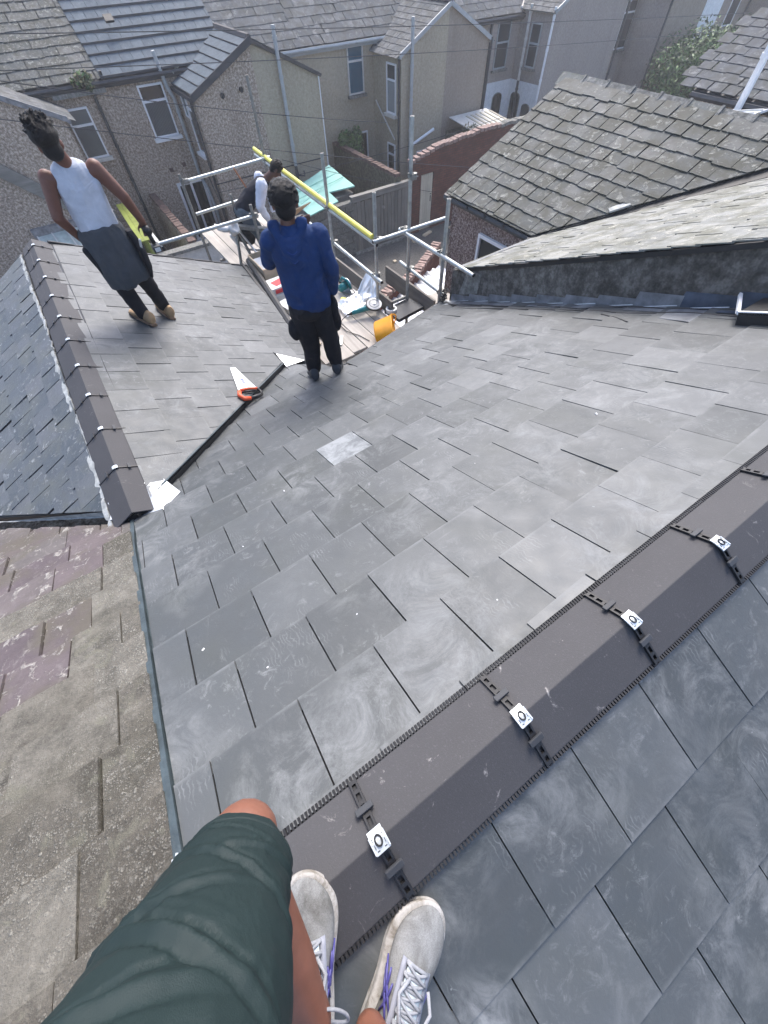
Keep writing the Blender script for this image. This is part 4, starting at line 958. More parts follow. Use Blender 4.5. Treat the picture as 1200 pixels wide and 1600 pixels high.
# next outrigger on our side, far right edge
h7 = thing('terraced_house', 'slated outrigger with white soil pipe at the right edge beyond the pebbledashed outrigger', 'house', (14.6, 4, GZ))
TH = R(25); M, _ = plane((13.5, 6.55, -1.03), (0, 1, 0), (-math.cos(TH), 0, -math.sin(TH)))
b = B(); b.prism([(13.6, 6.5, GZ), (18, 6.5, GZ), (18, -1, GZ), (13.6, -1, GZ)], (0, 0, 5.16)); b.obj('wall', MT['pebbledash'], h7)
b = B(); b.prism([(13.52, 6.52, -1.05), (15.7, 6.52, -.05), (15.7, -1, -.05), (13.52, -1, -1.05)], (0, 0, -.06)); rf = b.obj('roof', MT['black_pipe'], h7)
b = B(); b.prism([(18.0, 6.52, -1.05), (15.72, 6.52, -.05), (15.72, -1, -.05), (18, -1, -1.05)], (0, 0, -.06)); b.obj('roof', MT['grey_old_slate'], h7)
slates(rf, M, [(-(k + 1) * .25, -k * .25) for k in range(9)], .34, .014, [MT['far_slate']], [], u0=-5, u1=0, jitter=.4, gap=.012, keep=90)
b = B(); b.tube([(13.45, 6.5, -1.12), (13.45, 0, -1.12)], .06, 6); b.obj('gutter', MT['black_pipe'], h7)
pipe(h7, [(13.35, 5.30, -.15), (13.35, 5.30, -2.6)], .075, 'upvc', 'soil_pipe')
window(h7, (13.6, 5.05, -2.2), (0, -1, 0), .9, .75, ('upvc', 'glass'), out=(-1, 0, 0), split=0)
shed = thing('lean_to', 'bright white corrugated lean-to roof beyond the ridge of the pebbledashed outrigger', 'lean-to', (12.6, 5.3, GZ))
b = B()
P = [(11.55, 5.9, -1.30), (13.1, 5.9, -1.30), (13.1, 4.6, -1.05), (11.3, 4.6, -1.05)]
b.prism(P, (0, 0, .04)); rf = b.obj('roof', MT['upvc'], shed)
for i in range(5):
    b = B(); b.bar((11.6 + .32 * i, 5.88, -1.25), (11.45 + .36 * i, 4.62, -1.0), .04, .03); b.obj('rib', MT['old_white_paint'], rf)
b = B(); b.prism([(11.6, 5.85, GZ), (13.05, 5.85, GZ), (13.05, 4.0, GZ), (11.5, 4.0, GZ)], (0, 0, 4.9)); b.obj('wall', MT['old_white_paint'], shed)
# ---------------------------------------------------------------- tree beyond the alley
t = thing('tree', 'dense green tree among the far yards at the upper right', 'tree', (31.0, 15.6, GZ))
b = B(); b.tube([(31, 15.6, GZ), (31.1, 15.6, -5), (31, 15.5, -3.6)], [.16, .12, .06], 8)
for i in range(6):
    a = i * 1.05; b.tube([(31.05, 15.6, -5.2 + .15 * i), (31 + math.cos(a) * 1.0, 15.6 + math.sin(a) * 1.0, -4.2 + .1 * i), (31 + math.cos(a) * 1.7, 15.6 + math.sin(a) * 1.5, -3.4)], [.07, .045, .02], 6)
b.obj('trunk', MT['brown_wood'], t)
leafclump('crown', ['leaf_dark', 'leaf_mid', 'leaf_dark', 'leaf_light', 'leaf_mid'], (30.8, 15.6, -3.9)  , 2.6, 22000, .095, parent=t, squash=(1.15, .95, .72), seed=5, clumps=34)
# ---------------------------------------------------------------- yards: walls, fence, door, sheds
def yard_wall(label, P, Q, h, t, m, base=GZ, cope='brick_piece', copeW=.24, cl=.22, name='garden_wall', capm=None, n=None):
    P = Vector((P[0], P[1], base)); Q = Vector((Q[0], Q[1], base)); c = (P + Q) / 2
    w = thing(name, label, 'wall', tuple(c)); d = (Q - P); L = d.length
    b = B(); b.bar(P + Vector((0, 0, h / 2)), Q + Vector((0, 0, h / 2)), t, h); b.obj('wall', MT[m], w)
    if cope:
        n = int(L / cl); d.normalize()
        for i in range(n):
            a = P + d * (i * cl + .012) + Vector((0, 0, h + .05 + random.uniform(-.015, .015))); e = P + d * ((i + 1) * cl - .012) + Vector((0, 0, h + .05 + random.uniform(-.015, .015)))
            b = B(); b.bar(a, e, copeW * random.uniform(.9, 1.1), .10); b.obj('coping_brick', MT[cope], w)
    return w
yard_wall('mossy brick-topped yard wall running from the tan house down to the wooden fence', (11.25, 19.95), (11.25, 15.1), 2.05, .24, 'moss_wall', cope='brick_piece')
yard_wall('red-brown yard wall with broken coping left of the patio doors', (3.05, 19.95), (3.0, 15.1), 1.85, .24, 'pebbledash', cope='brick_piece')
w = thing('garden_wall', 'red brick alley wall with sloping top and a narrow white door', 'wall', (15, 15, GZ))
b = B(); b.prism([(11.8, 15.0, GZ), (12.28, 15.0, GZ), (12.28, 15.0, -3.95), (12.9, 15.0, -3.95), (12.9, 15.0, GZ), (19.5, 15.0, GZ), (19.5, 15.0, -3.72), (15.2, 15.0, -3.80), (13.2, 15.0, -3.62), (11.8, 15.0, -3.95)][:0] or [(11.8, 15.0, GZ), (12.28, 15.0, GZ), (12.28, 15.0, -3.84), (11.8, 15.0, -3.95)], (0, .22, 0))
b.prism([(12.90, 15.0, GZ), (19.5, 15.0, GZ), (19.5, 15.0, -3.5), (15.2, 15.0, -3.55), (12.90, 15.0, -3.72)], (0, .22, 0)); b.prism([(12.28, 15.0, -4.36), (12.90, 15.0, -4.36), (12.90, 15.0, -3.72), (12.28, 15.0, -3.84)], (0, .22, 0))
b.obj('wall', MT['brick'], w)
for i in range(34):
    x = 11.85 + i * .225; z = -3.93 + (x - 11.8) * .19 if x < 12.9 else -3.70 + (min(x, 15.2) - 12.9) * .068
    b = B(); b.box((x, 15.1, z + .05 + random.uniform(-.02, .02)), (.19, .30, .10), Matrix.Rotation(-.08 + random.uniform(-.1, .1), 3, 'Y')); b.obj('coping_brick', MT['brick_pale' if i < 20 else 'cement'], w)
# door
d = link('door', None, w, Matrix()); 
bpy.data.objects.remove(d)
b = B(); b.box((12.59, 15.06, -5.30), (.58, .05, 1.86)); dr = b.obj('door', MT['pale_wood_v'], w)
for i in range(5):
    b = B(); b.box((12.355 + .1165 * i, 15.02, -5.31), (.108, .03, 1.84)); b.obj('board', MT['pale_wood_v'], dr)
b = B(); b.box((12.80, 14.995, -5.2), (.025, .03, .2)); b.box((12.8, 14.99, -5.05), (.05, .02, .03)); b.obj('handle', MT['black_pipe'], dr)
# block wall left of fence
w = thing('garden_wall', 'grey concrete block wall between the green shed roof and the wooden fence', 'wall', (8, 15, GZ))
b = B(); b.box((7.0, 15.12, GZ + .82), (4.25, .14, 1.64)); b.obj('core', MT['cement'], w)
for r_ in range(8):
    x = 5.0 + (.22 if r_ % 2 else 0)
    while x < 9.0:
        L = min(.44, 9.1 - x); b = B(); b.box((x + L / 2, 15.03 + random.uniform(-.006, .004), GZ + .105 + r_ * .21), (L - .02, .09, .19)); o = b.obj('block', MT['block'], w); x += .44
b = B(); b.box((7.0, 15.08, GZ + 1.72), (4.2, .26, .07)); b.obj('coping', MT['cement'], w)
# low wall across the yard of house 1
yard_wall('low yard wall with flat concrete coping in front of the patio doors', (1.9, 14.95), (4.5, 14.95), 1.78, .2, 'old_white_paint', cope=None)
w2 = bpy.data.objects[-1] if False else None
cw = thing('coping_stone', 'long grey coping stone lying along the low yard wall below the patio doors', 'coping', (3.2, 14.95, GZ + 1.8))
b = B(); b.box((3.2, 14.95, GZ + 1.84), (2.75, .3, .09)); b.obj('stone', MT['cement'], cw)
# timber fence with cap
f = thing('fence', 'weathered vertical board fence with pale capping rail beside the alley', 'fence', (10.4, 15, GZ))
x = 9.08; i = 0
while x < 11.72:
    wd = random.uniform(.15, .19); top = -4.62 + random.uniform(-.02, .02); b = B(); b.box((x + wd / 2, 15.0 + random.uniform(-.012, .012), (GZ + .05 + top) / 2), (wd - .016, .025, top - GZ - .05), Matrix.Rotation(random.uniform(-.012, .012), 3, 'Y')); b.obj('board', MT['grey_wood_v'], f); x += wd
b = B(); b.box((10.4, 15.02, -4.50), (2.75, .12, .17)); b.obj('capping_rail', MT['grey_wood_x'], f)
b = B(); b.box((10.4, 15.02, -4.405), (2.8, .2, .025)); b.obj('capping_board', MT['grey_wood_x'], f)
b = B(); b.box((10.45, 14.97, -5.0), (.16, .01, .12)); b.obj('number_plate', MT['cement'], f)
b = B(); b.box((10.4, 14.85, GZ + .05), (2.9, .12, .08)); o = b.obj('kerb', MT['cement']); o['kind'] = 'structure'
# green felted shed
s = thing('shed', 'shed with torn turquoise felt roof behind the block wall', 'shed', (8.4, 16, GZ))
b = B(); b.prism([(7.05, 16.3, -4.30), (9.5, 17.4, -4.12), (9.45, 15.4, -4.28), (8.45, 15.6, -4.32), (8.45, 14.95, -4.42), (7.15, 14.75, -4.52)], (0, 0, .04)); rf = b.obj('roof', MT['teal_felt'], s)
for yy in (15.5, 15.9, 16.4, 16.9):
    b = B(); b.bar((7.1, yy - .25, -4.27), (9.4 if yy > 15.5 else 8.4, yy + .25, -4.14), .02, .02); b.obj('felt_seam', MT['teal_felt'], rf)
b = B(); b.prism([(7.1, 15.1, GZ), (9.4, 15.5, GZ), (9.4, 17.3, GZ), (7.1, 16.3, GZ)], (0, 0, 1.85)); b.obj('wall', MT['grey_wood_v'], s)
# lime painted boards behind the man in the vest
f = thing('fence', 'lime green boarded fence and cover behind the man in the white vest', 'fence', (1.9, 17, GZ))
for i in range(14):
    y = 15.3 + i * .19; b = B(); b.box((1.78 + random.uniform(-.01, .01), y, GZ + 1.02), (.025, .175, 2.0)); b.obj('board', MT['lime_wood'], f)
for i in range(2):
    b = B(); b.bar((1.60 + .155 * i, 15.6, GZ + 2.10), (1.66 + .155 * i, 18.7, GZ + 2.22), .146, .03); b.obj('board', MT['lime_wood'], f)
b = B(); b.box((2.02, 16.5, GZ + 2.04), (.1, 2.8, .05)); b.obj('capping_board', MT['old_white_paint'], f)
# shrub climbing at the tan house
p = thing('shrub', 'leafy shrub growing behind the mossy yard wall by a dark doorway', 'shrub', (11.9, 19.3, GZ))
leafclump('foliage', ['leaf_mid', 'leaf_light', 'leaf_dark'], (11.75, 19.4, -4.15), .75, 2200, .075, parent=p, squash=(.9, .6, 1.1), seed=9, clumps=16)
b = B(); b.tube([(11.7, 19.4, GZ), (11.75, 19.4, -4.8), (11.7, 19.4, -4)], .03, 6); b.tube([(11.7, 19.4, -5.2), (12.0, 19.3, -4.2)], .02, 5); b.obj('stem', MT['brown_wood'], p)
# near yard of the right neighbour: curved brick wall, corrugated outhouse roof
w = thing('garden_wall', 'old brick wall with pale brick coping curving beside the corrugated outhouse roof', 'wall', (6.5, 8.4, GZ))
cp = [(4.9, 7.55), (5.43, 7.9), (6.0, 8.2), (6.6, 8.35), (7.3, 8.6), (7.9, 9.0), (8.7, 9.5)]
b = B()
for i in range(len(cp) - 1): b.bar((cp[i][0], cp[i][1], (GZ - 4.05) / 2), (cp[i + 1][0], cp[i + 1][1], (GZ - 4.05) / 2), .22, -4.05 - GZ)
b.obj('wall', MT['brick'], w)
for i in range(len(cp) - 1):
    p, q = Vector((cp[i][0], cp[i][1], -4.0)), Vector((cp[i + 1][0], cp[i + 1][1], -4.0)); n = max(1, int((q - p).length / .12))
    for k_ in range(n):
        c = p.lerp(q, (k_ + .5) / n); b = B(); a = math.atan2(q.y - p.y, q.x - p.x)
        b.box(c + Vector((0, 0, random.uniform(-.02, .02))), (.085, .24 * random.uniform(.85, 1.1), .10), Matrix.Rotation(a + random.uniform(-.15, .15), 3, 'Z')); b.obj('coping_brick', MT['brick_pale'], w)
oh = thing('outhouse', 'low outhouse with silver corrugated sheet roof inside the brick wall', 'outhouse', (6, 7, GZ))
b = B(); V = []; n = 64
for j, (yy, zz) in enumerate(((5.6, -4.02), (8.35, -4.22))):
    for i in range(n + 1):
        V.append((4.6 + 3.6 * i / n, yy + (3.6 * i / n) * .12, zz + .035 * math.cos(i * math.pi / 2.0)))
b.add(V, [(i, i + 1, n + 2 + i, n + 1 + i) for i in range(n)]); b.obj('corrugated_roof', MT['corrugated'], oh, smooth=True, fix=False)
b = B(); b.prism([(4.7, 5.7, GZ), (8.0, 6.0, GZ), (8.0, 8.2, GZ), (4.7, 7.5, GZ)], (0, 0, 2.05)); b.obj('wall', MT['brick'], oh)
# bits on the alley
for (x, y, s_) in ((11.6, 14.3, .28), (12.4, 14.55, .5), (13.6, 14.4, .2), (9.9, 13.4, .12), (14.6, 14.0, .1)):
    o = B().box((x, y, GZ + .05), (s_, .14, .06), Matrix.Rotation(random.uniform(-.4, .4), 3, 'Z')).obj('plank', MT['ply'])
    tag(o, {11.6: 'short offcut of pale timber by the foot of the fence', 12.4: 'longer timber offcut lying below the white alley door', 13.6: 'small timber offcut on the alley right of the white door', 9.9: 'tiny wood scrap on the alley in front of the fence', 14.6: 'tiny wood scrap near the pebbledashed outrigger corner'}[x], 'timber')
# overhead wires
def wire(label, P, Q, sag, r=.008, n=14):
    P, Q = Vector(P), Vector(Q); pts = []
    for i in range(n + 1):
        f_ = i / n; p = P.lerp(Q, f_); p.z -= sag * 4 * f_ * (1 - f_); pts.append(p)
    b = B(); b.tube(pts, r, 5); o = b.obj('overhead_wire', MT['black_pipe']); tag(o, label, 'wire', 'overhead wires')
wire('upper overhead wire crossing in front of the blue tiled roof', (-3, 14, .48), (30, 14, -1.6), .1)
wire('lower overhead wire crossing in front of the blue tiled roof', (-3, 13.2, .12), (30, 15, -2.2), .15)
wire('overhead wire from the upper left down past the rear gables', (-2, 12, .45), (9.3, 13, -2.1), .12)
wire('overhead wire sloping behind the head of the man in the vest', (-3, 12, .2), (14, 14, -4.2), .1)
wire('overhead wire strung low above the shed and fence', (4.0, 14, -3.0), (16, 14.5, -3.1), .12)
wire('thin overhead wire from the shed to the alley door', (7.0, 16, -3.2), (12.9, 14.9, -5.0), .05)
# ---------------------------------------------------------------- scaffold
sc = thing('scaffold', 'galvanised tube scaffold with a yellow sleeved guard rail around the roof edge', 'scaffold', (3.5, 4.7, GZ))
def pole(P, Q, m='galv', r=.0242, name='tube'):
    b = B(); b.tube([P, Q], r, 14); o = b.obj(name, MT[m], sc, smooth=False)
    P, Q = Vector(P), Vector(Q); d = (Q - P).normalized()
    b = B()
    for e, s_ in ((P, -1), (Q, 1)): b.tube([e + d * s_ * .0005, e + d * s_ * .002], r * .86, 12)
    b.obj('tube_end', MT['black_plastic'], o); return o
def coupler(c, d1=(0, 1, 0), d2=(0, 0, 1)):
    c = Vector(c); b = B(); d1, d2 = Vector(d1), Vector(d2); n = d1.cross(d2).normalized()
    b.tube([c - d1 * .030, c + d1 * .030], .034, 10); b.tube([c + n * .045 - d2 * .030, c + n * .045 + d2 * .030], .034, 10); b.box(c + n * .02, (.05, .05, .05))
    b.tube([c + d2 * .035 + n * .03, c + d2 * .035 - n * .045], .008, 6); b.box(c + d2 * .035 - n * .045, (.022, .022, .022)); b.tube([c + n * .08 - d1 * .035, c + n * .01 - d1 * .035], .007, 6)
    b.obj('coupler', MT['galv_dull'], sc)
pole((3.50, 4.70, GZ), (3.50, 4.70, -.50)); pole((4.00, 4.62, GZ), (4.00, 4.62, .12)); pole((3.95, 3.80, GZ + 2), (3.95, 3.80, -.42)); pole((3.50, 6.00, GZ), (3.50, 6.00, -.40)); pole((3.62, 8.55, GZ), (3.62, 8.55, .0), 'galv_dull')
pole((2.02, 8.35, GZ), (2.02, 8.35, -.9), 'galv_dull'); pole((2.75, 8.30, GZ), (2.75, 8.30, -1.30), 'galv_dull')
rl = pole((3.60, 8.95, -1.045), (3.455, 4.60, -1.045)); 
b = B(); b.tube([(3.64, 9.05, -.985), (3.46, 4.72, -.985)], .030, 14); b.obj('yellow_sleeve', MT['yellow_pipe'], sc)
pole((3.40, 4.615, -1.0), (4.62, 4.60, -1.0)); pole((3.93, 4.75, -1.02), (3.90, 3.17, -1.0))
pole((3.55, 6.9, -1.50), (3.465, 4.52, -1.50)); pole((4.02, 4.85, -1.50), (3.97, 3.72, -1.50)); pole((3.95, 4.60, -1.9), (3.6, 4.60, -1.9), 'galv_dull')
pole((2.08, 8.33, -1.0), (3.70, 8.50, -1.0)); pole((2.05, 8.30, -1.45), (3.66, 8.46, -1.45)); pole((1.06, 6.89, -1.20), (2.68, 6.92, -1.20)); pole((2.62, 6.92, -2.0), (2.62, 6.92, -1.05), 'galv_dull')
pole((3.25, 9.1, -2.07), (3.2, 3.9, -2.07), 'galv_dull'); pole((2.1, 5.0, -2.07), (3.9, 5.0, -2.07), 'galv_dull'); pole((2.1, 7.9, -2.07), (3.9, 7.9, -2.07), 'galv_dull'); pole((3.52, 4.72, -3.9), (4.1, 4.6, -3.9), 'galv_dull')
for c in ((3.50, 4.66, -1.02), (3.94, 4.66, -1.0), (3.93, 3.84, -1.0), (3.50, 6.0, -1.04), (3.60, 8.52, -1.02), (2.62, 6.92, -1.2)): coupler(c)
for c in ((3.50, 4.74, -1.5), (4.0, 4.58, -1.5), (3.97, 3.82, -1.5), (3.52, 6.0, -1.5), (2.06, 8.33, -1.0), (3.62, 8.5, -1.45), (4.0, 4.6, -.42)): coupler(c)
# boards
random.seed(3)
xb = [2.17 + .229 * i for i in range(6)]
for i, x in enumerate(xb):
    for j, (y0, y1) in enumerate(((4.02 - .05 * (i % 2), 6.9), (6.92, 9.2))):
        b = B(); b.box((x + .11, (y0 + y1) / 2, -2.02 - .002 * (i % 3)), (.218, y1 - y0, .038)); 
        for e in (y0 + .02, y1 - .02): b.box((x + .11, e, -2.02 - .002 * (i % 3)), (.2195, .03, .0395))
        o = b.obj('scaffold_board', MT['board_y']); tag(o, ['innermost', 'second', 'third', 'fourth', 'fifth', 'outermost'][i] + (' scaffold board counted from the roof eave, near end by the trug' if j == 0 else ' scaffold board counted from the roof, far end behind the bending man'), 'board', 'scaffold platform boards'); bevel(o, .003, 1)
for (c, d, lab, m) in (((3.60, 6.6, -1.90), (.036, 4.3, .22), 'long dark toe board on edge along the outer side of the platform', 'board_dark'), ((4.13, 4.75, -1.92), (.038, 1.3, .26), 'short grey toe board on edge above the corrugated outhouse roof', 'board_dark'),
                    ((4.42, 4.38, -2.0), (.52, .36, .036), 'short pale board over the corrugated roof by the eave', 'board_y'), ((2.1, 5.6, -1.93), (.03, 2.2, .05), 'thin pale batten lying against the outrigger eave', 'ply')):
    b = B(); b.box(c, d); o = b.obj('scaffold_board', MT[m]); tag(o, lab, 'board'); bevel(o, .003, 1)
b = B(); b.box((3.80, 4.42, -1.965), (.52, .34, .05), Matrix.Rotation(.12, 3, 'Z')); o = b.obj('membrane_offcut', MT['membrane']); tag(o, 'folded dark grey membrane offcut by the roof edge next to the trug', 'membrane')
# ---------------------------------------------------------------- tools and materials on the platform
PZ = -2.0
def rotz(a): return Matrix.Rotation(a, 3, 'Z')
# trug
tr = thing('trug', 'bright yellow-orange flexible trug lying by the eave with a loop handle', 'trug', (3.28, 4.42, PZ))
b = B(); n = 28; V = []; F = []
prof = [(.0, .00), (.15, .0), (.165, .02), (.205, .25), (.222, .262), (.222, .272), (.196, .26), (.155, .03), (.0, .025)]
Mt = Matrix.Translation((3.06, 4.10, PZ + .10)) @ Matrix.Rotation(1.0, 4, 'Z') @ Matrix.Rotation(1.35, 4, 'X') @ Matrix.Scale(1.0, 4)
for (r_, z_) in prof:
    for k in range(n):
        a = 2 * math.pi * k / n; V.append(Mt @ Vector((r_ * math.cos(a) * 1.15, r_ * math.sin(a) * .72, z_)))
for i in range(len(prof) - 1):
    for k in range(n): F.append((i * n + k, i * n + (k + 1) % n, (i + 1) * n + (k + 1) % n, (i + 1) * n + k))
b.add(V, F); b.obj('bucket', MT['trug'], tr, smooth=True)
for sg in (-1, 1):
    b = B(); b.tube([Mt @ Vector((sg * (.225 + .055 * math.sin(math.pi * k / 10)), -.07 + .14 * k / 10, .268 + .045 * math.sin(math.pi * k / 10))) for k in range(11)], .011, 8); b.obj('handle', MT['trug'], tr, smooth=True)
# angle grinder with disc
g = thing('angle_grinder', 'teal angle grinder with a large pale cutting disc lying on the boards', 'angle grinder', (3.3, 4.65, PZ))
dz = Matrix.Rotation(.25, 4, 'X')
Mg = Matrix.Translation((3.40, 4.66, PZ + .10)) @ Matrix.Rotation(-.20, 4, 'Z') @ dz
b = B(); b.tube([Mg @ Vector(p) for p in ((-.05, 0, .02), (-.12, 0, .02), (-.17, 0, .01), (-.30, 0, 0), (-.36, 0, -.01))], [.045, .043, .036, .032, .026], 12); b.tube([Mg @ Vector((0, 0, -.01)), Mg @ Vector((0, 0, .06))], .04, 12); b.obj('body', MT['tool_teal'], g, smooth=True)
b = B(); b.tube([Mg @ Vector((-.36, 0, -.01)), Mg @ Vector((-.44, 0, -.02))], [.024, .012], 10); b.obj('grip', MT['black_plastic'], g)
b = B(); b.tube([Mg @ Vector((0, 0, .062)), Mg @ Vector((0, 0, .068))], .115, 36); dd_ = b.obj('disc', MT['old_white_paint'], g)
b = B(); b.tube([Mg @ Vector((0, 0, .069)), Mg @ Vector((0, 0, .080))], .022, 14); b.obj('flange', MT['alu'], dd_)
b = B(); b.tube([Mg @ Vector((.075 * math.cos(a), .075 * math.sin(a), .0695)) for a in [k * math.pi / 12 for k in range(25)]], .003, 5); b.obj('disc_print', MT['membrane'], dd_)
b = B(); b.tube([Mg @ Vector((.125 * math.cos(a), .125 * math.sin(a), .055)) for a in [math.pi * .6 + k * math.pi / 12 for k in range(13)]], .012, 6); b.obj('guard', MT['black_plastic'], g)
b = B(); b.tube([(2.97, 4.75, PZ + .08), (2.88, 4.76, PZ + .03), (2.80, 4.68, PZ + .012), (2.80, 4.5, PZ + .01), (2.9, 4.3, PZ + .01), (2.95, 4.1, PZ + .01)], .006, 6); b.obj('cable', MT['black_plastic'], g)
# tape reel
t = thing('tape_roll', 'small white tape roll on the boards beside the grinder', 'tape roll', (3.62, 4.45, PZ))
b = B(); V = []; n = 28
for (r_, z_) in ((.085, 0), (.085, .05), (.055, .05), (.055, 0)):
    for k in range(n): a = 2 * math.pi * k / n; V.append((3.60 + r_ * math.cos(a), 4.48 + r_ * math.sin(a), PZ + .05 + z_))
b.add(V, [(i * n + k, i * n + (k + 1) % n, ((i + 1) % 4) * n + (k + 1) % n, ((i + 1) % 4) * n + k) for i in range(4) for k in range(n)]); b.obj('reel', MT['paper'], t)
# circular saw
cs = thing('circular_saw', 'teal circular saw standing on the platform by the outer toe board', 'circular saw', (3.38, 5.5, PZ))
Ms = Matrix.Translation((3.40, 5.48, PZ)) @ Matrix.Rotation(1.9, 4, 'Z')
b = B(); b.box(Ms @ Vector((0, 0, .012)), (.28, .14, .006), Ms.to_3x3()); b.obj('base_plate', MT['alu'], cs)
b = B(); b.tube([Ms @ Vector((0, -.012, .09)), Ms @ Vector((0, .012, .09))], .105, 24); b.obj('blade_guard', MT['alu'], cs)
b = B(); b.tube([Ms @ Vector((0, .02, .10)), Ms @ Vector((0, .16, .10))], [.062, .052], 14); b.tube([Ms @ Vector((-.12, .03, .08)), Ms @ Vector((-.05, .03, .19)), Ms @ Vector((.05, .03, .20)), Ms @ Vector((.10, .03, .14))], .022, 10); b.obj('motor', MT['tool_teal'], cs, smooth=True)
b = B(); b.tube([Ms @ Vector((.11, .03, .10)), Ms @ Vector((.13, .03, .20))], .018, 8); b.tube([Ms @ Vector((-.12, .03, .08)), Ms @ Vector((-.24, .05, .05)), Ms @ Vector((-.4, .1, .01))], .009, 6); b.obj('handle', MT['black_plastic'], cs)
b = B(); b.box((3.20, 5.25, PZ + .02), (.06, .09, .04), rotz(.4)); o = b.obj('wood_block', MT['yellow_pipe']); tag(o, 'small pale yellow block lying beside the circular saw', 'block')
# crumpled polythene sheet
def cloth(name, mat, c, sx, sy, amp, seed, n=26, rot=0, lift=0, fn=None):
    random.seed(seed); off = Vector((seed * 3.1, seed * 1.7, 0)); V = []; F = []
    for i in range(n + 1):
        for j in range(n + 1):
            u, v = i / n - .5, j / n - .5; x, y = u * sx, v * sy
            z = amp * (noise.noise(Vector((x * 7, y * 7, 0)) + off) * .6 + .6 + noise.noise(Vector((x * 19, y * 19, 3)) + off) * .35)
            z *= max(0, 1 - (abs(u) * 2) ** 4) * .5 + .5
            p = Vector((x + .03 * noise.noise(Vector((y * 9, x * 9, 5)) + off), y, max(z, .004) + (fn(u, v) if fn else 0)))
            V.append(Vector(c) + rotz(rot) @ p)
    for i in range(n):
        for j in range(n): a = i * (n + 1) + j; F.append((a, a + 1, a + n + 2, a + n + 1))
    return mesh(name, V, F, MT[mat], smooth=True)
k = Mat('polythene', .25, .6); k.col((.62, .64, .65)); k.b.inputs['Transmission Weight'].default_value = .35; k.b.inputs['Alpha'].default_value = 1; MT['polythene'] = k.m
o = cloth('polythene_sheet', 'polythene', (3.30, 4.98, PZ + .01), .62, .42, .10, 4, fn=lambda u, v: max(0, u) ** 2 * 1.1); tag(o, 'crumpled clear polythene sheet lying by the toe board behind the grinder', 'polythene sheet')
random.seed(9)
# slate crates / packets
bx = thing('timber_crate', 'open pale plywood crate holding slates beside the outrigger eave', 'crate', (2.55, 6.6, PZ))
for (c, d) in (((2.72, 6.62, PZ + .16), (.02, .62, .28)), ((2.36, 6.62, PZ + .16), (.02, .62, .28)), ((2.54, 6.93, PZ + .16), (.36, .02, .28)), ((2.54, 6.31, PZ + .16), (.36, .02, .28)), ((2.54, 6.62, PZ + .03), (.36, .6, .02))):
    b = B(); b.box(c, d); b.obj('side', MT['ply'], bx)
b = B(); b.box((2.50, 6.56, PZ + .22), (.28, .4, .02), Matrix.Rotation(.35, 3, 'X')); b.obj('sheet', MT['paper'], bx)
for i, (y, z, h, lab) in enumerate(((6.02, 0, .10, 'lower white packet with red print beside the crate'), (6.05, .10, .09, 'upper white packet with red print beside the crate'), (5.60, 0, .08, 'grey-white carton lying nearer the hooded man'))):
    pk = thing('packet', lab, 'packet', (2.50, y, PZ + z)); rot = rotz(.15 * i - .1)
    b = B(); b.box((2.50, y, PZ + z + h / 2 + .002), (.46, .36 - .03 * i, h), rot); o = b.obj('carton', MT['paper'], pk); bevel(o, .008, 2)
    if i < 2:
        b = B(); b.box((2.52, y, PZ + z + h + .004), (.32, .16, .002), rot @ rotz(.2)); b.box((2.50, y - .175, PZ + z + h / 2), (.34, .01, h * .6), rot); b.obj('red_print', MT['red_print'], pk)
# offcuts between the legs
for i, (c, d, a) in enumerate((((2.35, 4.75, PZ + .02), (.10, .16, .03), .5), ((2.45, 4.6, PZ + .02), (.05, .2, .02), 1.2), ((2.28, 4.45, PZ + .02), (.12, .05, .02), .2), ((2.62, 4.35, PZ + .012), (.04, .22, .012), -.6))):
    b = B(); b.box(c, d, rotz(a)); o = b.obj('offcut', MT['galv' if i % 2 else 'ply']); tag(o, ['square pale offcut on the boards behind the hooded man', 'thin metal offcut beside the square pale offcut', 'small pale offcut nearest the inner roof corner', 'slim metal strip lying on the boards left of the trug'][i], 'offcut')
# trestle with cloth
tr = thing('trestle', 'grey folding work trestle in front of the bending man', 'trestle', (2.5, 7.2, PZ))
for (p, q) in (((2.28, 7.25, PZ), (2.40, 7.3, -1.40)), ((2.52, 7.15, PZ), (2.40, 7.3, -1.40)), ((2.85, 7.0, PZ), (2.86, 7.0, -1.50)), ((3.02, 6.95, PZ), (2.86, 7.0, -1.50))):
    b = B(); b.bar(p, q, .035, .035); b.obj('leg', MT['galv_dull'], tr)
b = B(); b.bar((2.38, 7.3, -1.40), (2.88, 7.0, -1.48), .09, .05); b.obj('beam', MT['galv_dull'], tr)
for (p, q) in (((2.45, 7.25, -1.75), (2.9, 6.98, -1.80)), ((2.42, 7.25, -1.45), (2.66, 7.0, -2.0))):
    b = B(); b.bar(p, q, .025, .025); b.obj('brace', MT['alu'], tr)
b = B(); b.box((2.70, 7.05, -1.72), (.30, .03, .42), rotz(-.45) @ Matrix.Rotation(.15, 3, 'X')); o = b.obj('slate_sheet', MT['grey_work']); tag(o, 'dark grey sheet leaning on the trestle in front of the bending man', 'sheet')
bpy.data.objects.remove(o)
b = B(); V = []; n = 22
Mr = Matrix.Translation((2.30, 7.22, -1.40)) @ Matrix.Rotation(1.1, 4, 'X') @ Matrix.Rotation(.3, 4, 'Y')
for (r_, z_) in ((.02, 0), (.075, .0), (.095, .03), (.09, .10), (.075, .13), (.045, .12), (.02, .10)):
    for k_ in range(n): a = 2 * math.pi * k_ / n; rr = r_ * (1 + .12 * math.sin(3 * a + z_ * 40)); V.append(Mr @ Vector((rr * math.cos(a), rr * math.sin(a), z_)))
